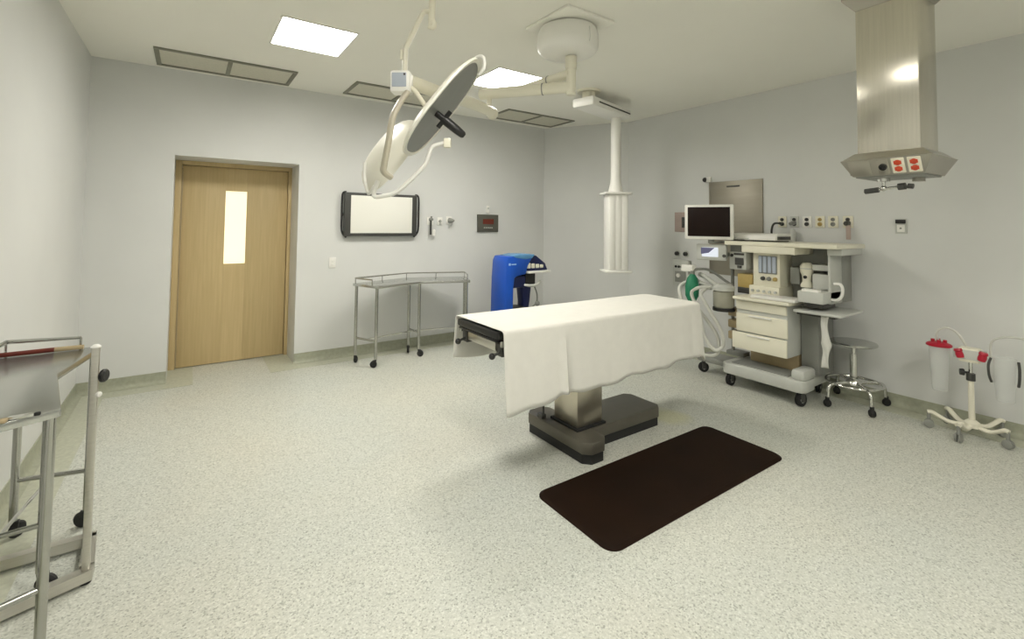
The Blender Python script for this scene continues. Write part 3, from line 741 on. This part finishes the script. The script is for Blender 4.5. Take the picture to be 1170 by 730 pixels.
b = W(an); b.lathe([(0, 0), (.048, 0), (.05, .02), (.034, .05), (.038, .10), (.05, .13), (.052, .185), (.044, .20), (.03, .215), (0, .218)], (4.50, 1.92, .975), (0, 0, 1), 18); vp = b.build('vaporiser', 'cream', an)
W(an).lathe([(0, 0), (.014, 0), (.014, .012), (0, .012)], (4.462, 1.915, 1.065), (-1, 0.05, 0), 12).build('dial', 'black', vp)
W(an).lathe([(.049, 0), (.054, 0), (.054, .008), (.049, .008)], (4.50, 1.92, 1.135), (0, 0, 1), 18).build('band', 'lgrey', vp)
W(an).box((4.22, 1.90, .858), (4.42, 2.28, .885), .008).build('writing_ledge', 'white', an)
W(an).box((4.27, 1.70, .87), (4.62, 1.90, .965), .008).build('suction_box', 'lgrey', an)
W(an).box((4.275, 1.74, .955), (4.34, 1.87, .985), .006).build('box_lid', 'white', an)
W(an).box((4.32, 1.72, .83), (4.55, 1.87, .872), .004).build('box_support', 'dgrey', an)
b = W(an); b.tube([(4.42, 1.705, .90), (4.42, 1.655, .905), (4.42, 1.625, .94), (4.42, 1.618, 1.0), (4.42, 1.635, 1.035), (4.42, 1.68, 1.035)], .012, 10, 6); b.build('handle', 'white', an)
# small modules left of the housing
W(an).box((4.40, 2.41, 1.085), (4.60, 2.58, 1.255), .008).build('gas_module', 'lgrey', an)
b = W(an); b.box((4.392, 2.435, 1.13), (4.402, 2.52, 1.20), .003); b.cyl((4.40, 2.55, 1.22), (4.39, 2.55, 1.22), .015, seg=12); b.box((4.392, 2.43, 1.225), (4.402, 2.53, 1.245), .002); b.box((4.388, 2.455, 1.10), (4.402, 2.495, 1.125), .002); b.build('module_controls', 'dgrey', an)
W(an).box((4.42, 2.40, 1.255), (4.62, 2.57, 1.326), .004).build('module_mount', 'mgrey', an)
W(an).box((4.42, 2.365, .915), (4.60, 2.51, 1.045), .008).build('vacuum_regulator', 'yellow', an)
W(an).box((4.42, 2.37, .86), (4.60, 2.51, .917), .004).build('regulator_base', 'dgrey', an)
W(an).cyl((4.56, 2.64, .25), (4.56, 2.64, 1.40), .016, seg=12).build('monitor_pole', 'mgrey', an)
W(an).box((4.50, 2.50, .22), (4.62, 2.68, .26), .006).build('pole_foot', 'mgrey', an)
b = W(an); b.box((4.36, 2.62, 1.20), (4.56, 2.66, 1.24), .004); b.cyl((4.30, 2.71, 1.335), (4.30, 2.71, 1.40), .03, seg=14); b.box((4.28, 2.66, 1.332), (4.58, 2.73, 1.35), .004); b.build('monitor_arm', 'mgrey', an)
# monitors: built about their own centre, then turned
def panel(name, c, w, h, d, rz, mat, scr, bez, bmat):
    Rm = Matrix.Translation(Vector(c)) @ Matrix.Rotation(rz, 4, 'Z')
    b = W(an); b.X = b.X @ Rm; b.box((-d, -w/2, -h/2), (0, w/2, h/2), .01); o = b.build(name, mat, an)
    b = W(an); b.X = b.X @ Rm; b.box((-d-.004, -w/2+bez[0], -h/2+bez[2]), (-d+.004, w/2-bez[1], h/2-bez[3]), .002); sc = b.build('screen', scr, o)
    return o, sc, Rm
mo, _, _ = panel('patient_monitor', (4.27, 2.71, 1.544), .45, .345, .055, .42, 'white', 'screen', (.03, .03, .03, .025), None)
mo['label'] = 'large dark monitor with white bezel'
vd, sc, Rm = panel('ventilator_display', (4.34, 2.72, 1.243), .285, .158, .06, .30, 'lgrey', 'lcd', (.075, .055, .035, .03), None)
vd['label'] = 'small display with a bright screen'
b = W(an); b.X = b.X @ Rm
V = [(-.066, .095, .045), (-.066, .095, -.02), (-.066, .02, -.005), (-.066, -.035, .045)]
V = V+[(x-.001, y, z) for x, y, z in V]
b.hexa(V[:4], V[4:]); b.build('trace_area', 'lcd_dark', sc)
b = W(an); b.X = b.X @ Rm; b.cyl((-.06, -.125, -.03), (-.075, -.125, -.03), .016, seg=12); b.build('rotary_knob', 'dgrey', vd)
# plastic bag strip hanging from the side shelf
b = MB(); pts = [(0, .775), (.03, .70), (-.012, .60), (.024, .50), (.03, .42), (.0, .33)]
b = W(an)
V = []; F = []
for k in range(25):
    u = k/24; z = .78-.42*u; w = .028*(1-.75*abs(math.sin(u*PI*1.6+.4)))+.012
    for j in range(5):
        v = j/4-.5; V.append((4.29+.008*math.sin(5*v+9*u), 1.70+v*2*w+.006*math.sin(8*u), z))
for k in range(24):
    for j in range(4): F.append([k*5+j, k*5+j+1, k*5+j+6, k*5+j+5])
o = b.add(V, F).build('hanging_bag', 'milky', an, 60)
sm = o.modifiers.new('thick', 'SOLIDIFY'); sm.thickness = .008
# device on the top shelf
t = thing('white_device', 'flat white medical device lying on top of the anaesthesia machine', 'medical device', (4.53, 2.36, 1.3635), -.04)
b = MB(); side([(-.13, .012), (-.12, .052), (-.09, .07), (.14, .076), (.15, .06), (.15, .012)], -.235, .235, b, .006); b.build('case', 'white', t)
MB().box((-.10, -.22, .0), (.13, .22, .014), .003).build('base', 'dgrey', t)
MB().box((-.10, -.238, .018), (.13, -.232, .05), .002).build('end_panel', 'dgrey', t)
b = MB(); b.box((-.128, .02, .018), (-.12, .2, .03), .001); b.build('front_stripe', 'lgrey', t)

# ------------------------------------------------------------------ stool
so = thing('stool', 'round steel rolling stool with four bent legs beside the anaesthesia machine', 'stool', (4.69, 1.645, 0))
b = W(so); b.lathe([(0, .505), (.15, .505), (.168, .512), (.172, .522), (.165, .532), (.14, .536), (0, .536)], (4.69, 1.645, 0), (0, 0, 1), 36); b.build('seat', 'tray_steel', so)
W(so).cyl((4.69, 1.645, .19), (4.69, 1.645, .43), .027, seg=16).build('column', 'chrome', so)
b = W(so); b.cyl((4.69, 1.645, .42), (4.69, 1.645, .507), .017, seg=14); b.lathe([(.017, .488), (.06, .50), (.06, .506), (.017, .506)], (4.69, 1.645, 0), (0, 0, 1), 20); b.build('spindle', 'chrome', so)
W(so).lathe([(0, .175), (.06, .175), (.055, .20), (.03, .225), (0, .225)], (4.69, 1.645, 0), (0, 0, 1), 20).build('hub', 'chrome', so)
ring = [(4.69+.20*math.cos(2*PI*k/40), 1.645+.20*math.sin(2*PI*k/40), .19) for k in range(40)]
W(so).tube(ring, .011, 10, closed=True).build('foot_ring', 'chrome', so)
for a in (155, 225, 322, 48):
    a = math.radians(a); c, s = math.cos(a), math.sin(a)
    p = lambda r, z: (4.69+r*c, 1.645+r*s, z)
    lg = W(so).tube([p(.03, .188), p(.12, .19), p(.20, .188), p(.235, .175), p(.25, .145), p(.253, .10), p(.255, .075)], .0135, 10, 4).build('leg', 'chrome', so)
    b = W(so); x, y, _ = p(.262, 0); wheel(b, (x, y, .032), .031, .036, (-s, c, .0)); b.cyl((x, y, .05), (x, y, .082), .015, seg=10); b.build('caster', 'rubber', lg)

# ------------------------------------------------------------------ suction trolley and its canisters
PX, PY = 4.72, .925
su = thing('suction_trolley', 'white suction trolley with star-shaped wheeled base and black height knob', 'trolley', (PX, PY, 0))
W(su).cyl((PX, PY, .10), (PX, PY, .44), .019, .016, seg=16).build('pole', 'arm_white', su)
W(su).cyl((PX, PY, .43), (PX, PY, .60), .012, seg=14).build('inner_pole', 'chrome', su)
W(su).lathe([(0, 0), (.026, 0), (.026, .05), (.018, .055), (0, .055)], (PX, PY, .40), (0, 0, 1), 16).build('pole_collar', 'dgrey', su)
b = W(su); b.cyl((PX, PY, .455), (PX-.02, PY+.035, .455), .008, seg=8); b.lathe([(0, 0), (.022, 0), (.025, .006), (.022, .026), (0, .028)], (PX-.018, PY+.03, .455), (-.4, 1, 0), 14); b.build('height_knob', 'black', su)
W(su).box((PX-.045, PY-.055, .535), (PX+.045, PY+.055, .635), .008).build('bracket_block', 'cream', su)
W(su).box((PX-.05, PY-.085, .555), (PX+.03, PY+.085, .625), .006).build('bracket_arms', 'lgrey', su)
W(su).lathe([(0, 0), (.05, 0), (.045, .03), (.022, .05), (0, .05)], (PX, PY, .07), (0, 0, 1), 16).build('base_hub', 'arm_white', su)
ends = [(4.655, 1.15), (4.51, .955), (4.66, .735), (4.895, .80), (4.86, 1.09)]
for ex, ey in ends:
    d = Vector((ex-PX, ey-PY, 0)); q = lambda f, z: (PX+d.x*f, PY+d.y*f, z)
    lg = W(su).tube([q(.05, .085), q(.35, .072), q(.55, .075), q(.78, .10), q(.92, .118), q(1.03, .115)], .019, 10, 5, flat=(1, .75)).build('leg', 'arm_white', su)
    b = W(su); n_ = Vector((-d.y, d.x, 0)).normalized()
    for s in (-1, 1): wheel(b, (ex+n_.x*s*.013, ey+n_.y*s*.013, .031), .030, .012, n_)
    b.cyl((ex, ey, .05), (ex, ey, .112), .011, seg=10); b.build('caster', 'mgrey', lg)

def canister(label, x, y, z0, z1, r0, r1, tube, lidmat='red', tilt=0.):
    t = thing('suction_canister', label, 'suction canister', (x, y, z0), 0, 'suction canisters on the trolley')
    h = z1-z0
    MB().lathe([(0, 0), (r0-.004, 0), (r0, .006), (r1, h), (r1-.004, h), (r0-.004, .01), (0, .008)], (0, 0, 0), (0, 0, 1), 24).build('cup', 'clear', t)
    if lidmat:
        b = MB(); b.lathe([(0, h+.02), (r1*.5, h+.024), (r1*1.05, h+.012), (r1*1.2, h+.004), (r1*1.2, h-.008), (r1*.98, h-.008), (r1*.98, h), (0, h)], (0, 0, 0), (0, 0, 1), 24)
        for a in (.3, 1.9, 3.4, 4.8): b.cyl((r1*.55*math.cos(a), r1*.55*math.sin(a), h+.015), (r1*.55*math.cos(a), r1*.55*math.sin(a), h+.04), .012, seg=10)
        b.build('lid', lidmat, t)
    if tube: MB().tube(tube, .008, 8, 8).build('tubing', 'softtube', t)
    return t
canister('clear suction canister with a red lid hanging on the left side of the trolley', 4.70, 1.092, .285, .625, .046, .063, [(0, -.0, .355), (0, .01, .43), (.0, -.04, .475), (0, -.1, .45), (.01, -.15, .36)])
rc = canister('clear suction canister on the right side of the trolley, near the picture edge', 4.73, .752, .30, .60, .048, .062, [(0, .07, .29), (0, .06, .40), (0, .0, .445), (.01, -.09, .45), (.02, -.22, .43)], None)
for y in (.974, .852):
    s = 1 if y > PY else -1
    b = W(su); b.lathe([(0, -.032), (.022, -.03), (.025, -.01), (.022, .012), (.027, .02), (.022, .034), (0, .036)], (PX-.045, y, .592), (0, .25*s, 1), 10); b.box((PX-.05, y-.02, .570), (PX-.015, y+.02, .612), .006)
    b.build('holder_clip', 'red', su)['label'] = 'red holder clip'
for s in (-1, 1):
    MB().tube([(0, s*.068, .285), (-.03, s*.076, .24), (-.03, s*.074, .17), (-.01, s*.066, .12)], .008, 8, 5).build('holder_hook', 'dgrey', rc)  # hooks of the trolley's holder, parented to the canister

# ------------------------------------------------------------------ steel service column hanging from the ceiling
sc_ = thing('service_column', 'rectangular brushed steel ceiling column with a flared outlet head', 'service column', (3.46, .97, H), math.radians(-2))
cw, cd = .15, .14      # half width (y) and half depth (x)
MB().box((-cd, -cw, -1.01), (cd, cw, 0), .004).build('shaft', 'column_steel', sc_)
b = MB(); f = .055
b.hexa([(-cd-.002, -cw-.002, -.105), (cd+.002, -cw-.002, -.105), (cd+.002, cw+.002, -.105), (-cd-.002, cw+.002, -.105)], [(-cd-f, -cw-f, -.035), (cd+f, -cw-f, -.035), (cd+f, cw+f, -.035), (-cd-f, cw+f, -.035)])
b.box((-cd-f, -cw-f, -.036), (cd+f, cw+f, 0), .003); b.build('ceiling_flange', 'head_steel', sc_)
def ringbox(bm_, z, e): return [(-cd-e, -cw-e, z), (cd+e, -cw-e, z), (cd+e, cw+e, z), (-cd-e, cw+e, z)]
b = MB(); b.hexa(ringbox(b, -1.03, .065), ringbox(b, -.985, .012)); b.build('head_shoulder', 'steel', sc_)
e0, e1, zt, zb = .068, .020, -1.03, -1.125
b = MB(); b.hexa(ringbox(b, zb, e1), ringbox(b, zt, e0)); hd = b.build('outlet_head', 'head_steel', sc_)
MB().box((-cd-.01, -cw-.01, zb-.008), (cd+.01, cw+.01, zb+.004), .004).build('head_bottom', 'mgrey', sc_)
MB().cyl((.06, -.08, zb-.03), (.06, -.08, zb), .03, seg=14).build('gas_terminal', 'head_steel', sc_)
# sloping front face (towards -x): slope direction
nv = Vector((-(zt-zb), 0, -(e0-e1))).normalized()
def on_front(y, f):            # point on the front face, f 0 bottom..1 top
    return Vector((-cd-(e1+(e0-e1)*f), y, zb+(zt-zb)*f))
tiltm = Vector((-1, 0, 0)).rotation_difference(nv).to_matrix().to_4x4()
for y in (-.062, -.135):
    X = Matrix.Translation(on_front(y, .5)) @ tiltm
    b = MB(); b.X = X; b.box((-.004, -.03, -.045), (.003, .03, .045), .003); pl = b.build('outlet_plate', 'cream', hd)
    for z in (-.019, .019):
        b = MB(); b.X = X; b.lathe([(0, 0), (.016, 0), (.016, .005), (0, .005)], (-.003, 0, z), (-1, 0, 0), 16); b.box((-.009, -.018, z-.011), (-.003, .018, z+.011), .003); so_ = b.build('socket', 'orange', pl)
X = Matrix.Translation(on_front(.008, .5)) @ tiltm
b = MB(); b.X = X; b.box((-.004, -.028, -.042), (.003, .028, .042), .003); pl = b.build('outlet_plate', 'head_steel', hd)
b = MB(); b.X = X; b.lathe([(0, 0), (.02, 0), (.02, .01), (.014, .011), (.013, .004), (0, .004)], (-.004, 0, 0), (-1, 0, 0), 16); b.build('socket', 'black', pl)
X = Matrix.Translation(on_front(.125, .5)) @ tiltm
b = MB(); b.X = X; b.box((-.002, -.055, -.044), (.003, .055, .044), .001); b.build('blank_plate', 'head_steel', hd)
b = MB(); b.cyl((-.06, .05, zb-.03), (-.06, .05, zb), .032, seg=16); b.cyl((-.06, .05, zb-.07), (-.06, .05, zb-.03), .009, seg=10); b.sphere((-.06, .05, zb-.07), .017)
b.cyl((-.06, -.05, zb-.062), (-.06, .15, zb-.085), .008, seg=10); b.build('gas_connector', 'chrome', sc_)
b = MB(); b.cyl((-.06, .075, zb-.077), (-.06, .145, zb-.084), .016, seg=12); b.cyl((-.06, -.055, zb-.062), (-.06, -.02, zb-.065), .02, seg=12); b.cyl((-.06, -.09, zb-.066), (-.06, -.065, zb-.062), .015, seg=12); b.build('connector_grips', 'dgrey', sc_)

# ------------------------------------------------------------------ ceiling pendant with the white service head
pd = thing('ceiling_pendant', 'white ceiling pendant with flat arm box, round tube and tall ribbed service head', 'ceiling pendant', (3.55, 3.62, H))
QX, QY = 4.05, 3.75
b = W(pd); b.cyl((3.47, 3.60, 2.83), (3.47, 3.60, H), .07, seg=24); b.lathe([(0, -.02), (.12, -.02), (.13, 0), (0, 0)], (3.47, 3.60, H), (0, 0, 1), 24); b.build('swivel', 'arm_white', pd)
dv = Vector((QX-3.47, QY-3.60, 0)); an_ = math.atan2(dv.y, dv.x); L = dv.length
X = Matrix.Translation((3.47, 3.60, 0)) @ Matrix.Rotation(an_, 4, 'Z')
b = W(pd); b.X = b.X @ X; b.box((-.12, -.13, 2.745), (L+.13, .13, 2.845), .02); bx = b.build('arm_box', 'white', pd)
b = W(pd); b.X = b.X @ X; b.box((-.0, -.134, 2.79), (L+.10, -.128, 2.803)); b.build('slot', 'black', bx)
b = W(pd); b.lathe([(0, 1.88), (.085, 1.88), (.085, 1.90), (.062, 1.99), (.058, 2.05), (.058, 2.75), (0, 2.75)], (QX, QY, 0), (0, 0, 1), 28); b.build('tube', 'white', pd)
RH = math.radians(-28)
X = Matrix.Translation((QX, QY, 0)) @ Matrix.Rotation(RH, 4, 'Z')
b = W(pd); b.X = b.X @ X; b.box((-.115, -.105, .985), (.115, .105, 1.86), .02)
hd = b.build('service_head', 'white', pd)
b = W(pd); b.X = b.X @ X
for x in (-.072, 0, .072): b.box((x-.033, -.109, 1.0), (x+.033, -.104, 1.845), .002)
b.build('channel_ribs', 'white', hd)
for z in (.965, 1.855):
    b = W(pd); b.X = b.X @ X; b.box((-.155, -.13, z), (.155, .13, z+.025), .008); b.build('end_flange', 'white', pd)
for z in (1.20, 1.48):
    b = W(pd); b.X = b.X @ X; b.lathe([(0, 0), (.022, 0), (.022, .014), (0, .016)], (.115, -.02, z), (1, 0, 0), 14); b.build('socket', 'mgrey', hd)

# ------------------------------------------------------------------ surgical lamp
lm = thing('surgical_lamp', 'white two-petal surgical lamp with black handle, hung on swing arms from a round ceiling cover', 'surgical lamp', (2.2, 2.5, H))
b = W(lm); b.box((1.97, 2.24, H-.02), (2.41, 2.70, H), .006); b.build('ceiling_plate', 'ceiling', lm)
b = W(lm); b.lathe([(0, 2.715), (.13, 2.715), (.19, 2.728), (.215, 2.755), (.22, 2.79), (.215, 2.86), (.20, 2.90), (.12, H-.012), (0, H-.012)], (2.2, 2.5, 0), (0, 0, 1), 40); cv = b.build('ceiling_cover', 'white', lm)
b = W(lm); b.tube([(2.2+r_*math.cos(4.75), 2.5+r_*math.sin(4.75), z_) for r_, z_ in ((.2155, 2.757), (.2205, 2.79), (.2155, 2.86))], .0025, 6); b.build('cover_seam', 'lgrey', cv)
SX, SY = 2.225, 2.49
b = W(lm); b.cyl((SX, SY, 2.62), (SX, SY, 2.71), .042, seg=20); b.cyl((SX, SY, 2.43), (SX, SY, 2.63), .036, seg=20, bev=.006); b.build('spindle', 'arm_white', lm)
def bar(name, p, q, r0, r1, mat='arm_white', flat=(1, 1), collar=None):
    p = Vector(p); q = Vector(q)
    b = W(lm); b.tube([p, p.lerp(q, .33), p.lerp(q, .345), q], r0, 14, flat=flat)
    o = b.build(name, mat, lm)
    if collar:
        d = (q-p).normalized(); c = p.lerp(q, collar); W(lm).lathe([(0, -.004), (r0*1.08, -.004), (r0*1.08, .004), (0, .004)], c, d, 16).build('collar', 'mgrey', o)
    return o
AE = Vector((1.79, 3.03, 2.485))
bar('swing_arm', (SX, SY, 2.49), AE, .042, .03, collar=.30)
bar('swing_arm', (SX-.01, SY, 2.585), (2.15, 2.98, 2.575), .034, .03, collar=.42)
b = W(lm); b.cyl((1.84, 2.98, 2.36), (1.84, 2.98, 2.50), .02, seg=14); b.lathe([(0, -.02), (.045, -.015), (.05, .0), (.045, .02), (0, .025)], (1.84, 2.98, 2.485), (0, 0, 1), 16); b.build('drop_post', 'arm_white', lm)
LC = Vector((1.036, 2.40, 2.009))
er = Vector((.822, -.569, .011)); eu = Vector((-.032, -.027, .999)); ev = -Vector((.568, .822, .04))
S_ = 1/206.5
rd = (LC-Vector((0, 0, 1.5))).normalized()
def lp(px, py, dv=0.):   # lamp-frame coordinates: across, up (both in 1/206.5 m) and towards the viewer side
    return LC+er*((px-480)*S_)+eu*((150-py)*S_)-rd*dv
BX = lp(459, 95)
b = W(lm); b.tube([(1.90, 3.02, 2.35), (1.84, 2.98, 2.355), (1.6, 2.83, 2.345), (1.3, 2.66, 2.32), (.98, 2.47, 2.30)], .042, 14, 4, flat=(.9, 1.0)); b.sphere((1.89, 3.015, 2.35), .048); b.build('spring_arm', 'arm_white', lm)
# control box with small screen
Rb = Matrix((er, -ev, eu)).transposed().to_4x4(); Xb = Matrix.Translation(BX) @ Rb
b = W(lm); b.X = b.X @ Xb; b.box((-.055, -.05, -.06), (.055, .05, .06), .014); cb = b.build('control_box', 'white', lm)
b = W(lm); b.X = b.X @ Xb; b.box((-.042, -.054, -.032), (.036, -.048, .045), .003); sc = b.build('control_screen', 'lcd_grey', cb)
b = W(lm); b.X = b.X @ Xb; b.box((.022, -.057, .030), (.032, -.052, .040)); b.build('indicator', 'dgrey', sc)
# hanging tube and bent arm above the control box
p0 = lp(493, 28); 
b = W(lm); b.cyl(p0, (p0.x+.004, p0.y, H), .019, seg=14); b.lathe([(0, 0), (.06, 0), (.06, -.02), (0, -.03)], (p0.x+.004, p0.y, H), (0, 0, 1), 20); b.tube([p0+Vector((0, 0, .02)), lp(495, 27), lp(494, 30), lp(490, 29)], .02, 10, 4); b.build('drop_tube', 'arm_white', lm)
b = W(lm); b.tube([lp(493, 14), lp(487, 13), lp(482, 17), lp(472, 38), lp(464, 54), lp(463, 62), lp(462.5, 84)], .014, 10, 5, flat=(1.2, 1)); b.build('hanger_arm', 'arm_white', lm)
b = W(lm); b.tube([lp(459, 57), lp(458.5, 68)], .009, 8); b.build('hanger_latch', 'arm_white', lm)
# yoke down to the lower petal
b = W(lm); b.tube([lp(466, 106, .05), lp(458, 118, .08), lp(450, 135, .12), lp(446, 160, .14), lp(441, 186, .135), lp(440.5, 194, .13), lp(448, 201, .10)], .02, 10, 6, flat=(1.2, .8)); b.build('yoke', 'yoke', lm)
b = W(lm); b.tube([lp(468, 100, .0), lp(474, 104, .0), lp(484, 118, -.02), lp(492, 128, -.03)], .014, 10, 5); b.build('yoke', 'arm_white', lm)
ax = er*.624+eu*.781; ax = (ax-rd*ax.dot(rd)).normalized(); pn = er*.781-eu*.624; pn = (pn-rd*pn.dot(rd)); pn = (pn-ax*pn.dot(ax)).normalized()
def petal(c, semi, wid, nrm, dome, facemat):
    """shallow dish: grey flat face along nrm, white dome behind, long axis along ax"""
    z = nrm.normalized(); x = (ax-z*ax.dot(z)).normalized(); y = z.cross(x)
    X = Matrix((x, y, z)).transposed().to_4x4(); X = Matrix.Translation(c) @ X
    V = []; F = []; n = 44
    prof = [(1., 0), (1.0, -.12), (.96, -.30), (.86, -.55), (.66, -.80), (.36, -.95), (.12, -1.)]
    for k_, (r, zz) in enumerate(prof):
        for k in range(n):
            a = 2*PI*k/n
            ca, sa = math.cos(a), math.sin(a)
            g = (abs(ca)**2.6+abs(sa)**2.6)**(-1/2.6)
            V.append((semi*r*g*ca, wid*r*g*sa, dome*zz))
    for j in range(len(prof)-1):
        for k in range(n): F.append([j*n+k, j*n+(k+1) % n, (j+1)*n+(k+1) % n, (j+1)*n+k])
    F.append([(len(prof)-1)*n+k for k in range(n)])
    # rim lip
    base = len(V)
    for r, zz in ((1.0, .006), (.93, .006), (.93, -.004)):
        for k in range(n):
            a = 2*PI*k/n; ca, sa = math.cos(a), math.sin(a); g = (abs(ca)**2.6+abs(sa)**2.6)**(-1/2.6)
            V.append((semi*r*g*ca, wid*r*g*sa, zz))
    for k in range(n):
        k2 = (k+1) % n
        F.append([k2, k, base+k, base+k2]); F.append([base+k2, base+k, base+n+k, base+n+k2]); F.append([base+n+k2, base+n+k, base+2*n+k, base+2*n+k2])
    b = W(lm); b.X = b.X @ X; b.add(V, F); sh = b.build('lamp_shell', 'clothlamp', lm, 45)
    b = W(lm); b.X = b.X @ X
    ring = []
    for k in range(n):
        a = 2*PI*k/n; ca, sa = math.cos(a), math.sin(a); g = (abs(ca)**2.6+abs(sa)**2.6)**(-1/2.6); ring.append((semi*.935*g*ca, wid*.935*g*sa))
    b.add([(x_, y_, .002) for x_, y_ in ring]+[(x_, y_, -.004) for x_, y_ in ring], [list(range(n)), list(range(n, 2*n))[::-1]]+[[k, (k+1) % n, n+(k+1) % n, n+k][::-1] for k in range(n)])
    fc = b.build('lamp_face', facemat, sh)
    return sh, fc, X
nA = pn*.972-rd*.235
shA, fcA, XA = petal(lp(506, 124), .325, .27, nA, .05, 'lampface')
nB = pn*.95+rd*.31
shB, fcB, XB = petal(lp(445, 180, -.24), .25, .22, nB, .095, 'lampface')
# handle in the middle of the upper petal
hc = lp(497, 129, .06); hdv = (pn*.98-rd*.1).normalized()
b = W(lm); b.cyl(hc, hc+hdv*.065, .018, seg=12); b.tube([hc+hdv*.06-ax*.055, hc+hdv*.06+ax*.055], .013, 10); b.lathe([(0, 0), (.02, 0), (.026, .02), (.024, .10), (.02, .14), (.012, .15), (0, .15)], hc+hdv*.05, hdv, 14); b.build('sterile_handle', 'black', lm)
# bent grip bar along the lower petal and loop at the top end
b = W(lm); b.tube([lp(432, 206, .03), lp(428, 222, .05), lp(440, 222, .06), lp(456, 216, .07), lp(484, 189, .08), lp(489, 178, .08), lp(494, 167, .08), lp(507, 163, .08)], .012, 10, 5); gb = b.build('grip_bar', 'white', lm)
Xg = Matrix.Translation(lp(510, 163, .08)) @ Rb
b = W(lm); b.X = b.X @ Xg; b.box((-.018, -.02, -.025), (.02, .02, .025), .006); b.build('grip_end', 'cream', gb)
b = W(lm); b.tube([lp(536, 78, .0), lp(541, 69, .0), lp(548, 65, .02), lp(552, 69, .05), lp(551, 80, .06), lp(546, 87, .05)], .010, 10, 6); b.build('loop_grip', 'white', lm)
b = W(lm); b.tube([lp(416, 186, -.02), lp(416, 205, -.02), lp(421, 221, .0), lp(428, 212, .02)], .009, 10, 6); b.build('loop_grip', 'white', lm)
b = W(lm); b.tube([lp(507, 98, -.02), lp(523, 82, -.02), lp(537, 72, -.02)], .012, 10, 5); b.build('edge_rail', 'white', lm)

# ------------------------------------------------------------------ camera, world, view
cam = bpy.data.cameras.new('camera'); co_ = bpy.data.objects.new('camera', cam); COL.objects.link(co_)
yaw, pitch, roll = .6049, .0403, .0108
cy_, sy_ = math.cos(yaw), math.sin(yaw)
fw = Vector((sy_*math.cos(pitch), cy_*math.cos(pitch), math.sin(pitch)))
r0 = Vector((cy_, -sy_, 0)); u0 = r0.cross(fw)
r_ = math.cos(roll)*r0+math.sin(roll)*u0; u_ = -math.sin(roll)*r0+math.cos(roll)*u0
mw = Matrix((r_, u_, -fw)).transposed().to_4x4(); mw.translation = (0, 0, 1.5)
co_.matrix_world = mw
cam.sensor_fit = 'HORIZONTAL'; cam.sensor_width = 36
cam.lens = 532.92/1170*36
cam.shift_y = -(365-234.784)/1170
cam.clip_start = .02
scn.camera = co_
w = bpy.data.worlds.new('world'); scn.world = w; w.use_nodes = True
w.node_tree.nodes['Background'].inputs[0].default_value = (.05, .05, .05, 1)
vs = scn.view_settings
vs.view_transform = 'Standard'; vs.look = 'None'; vs.gamma = 1; vs.exposure = 0.0; vs.use_curve_mapping = False
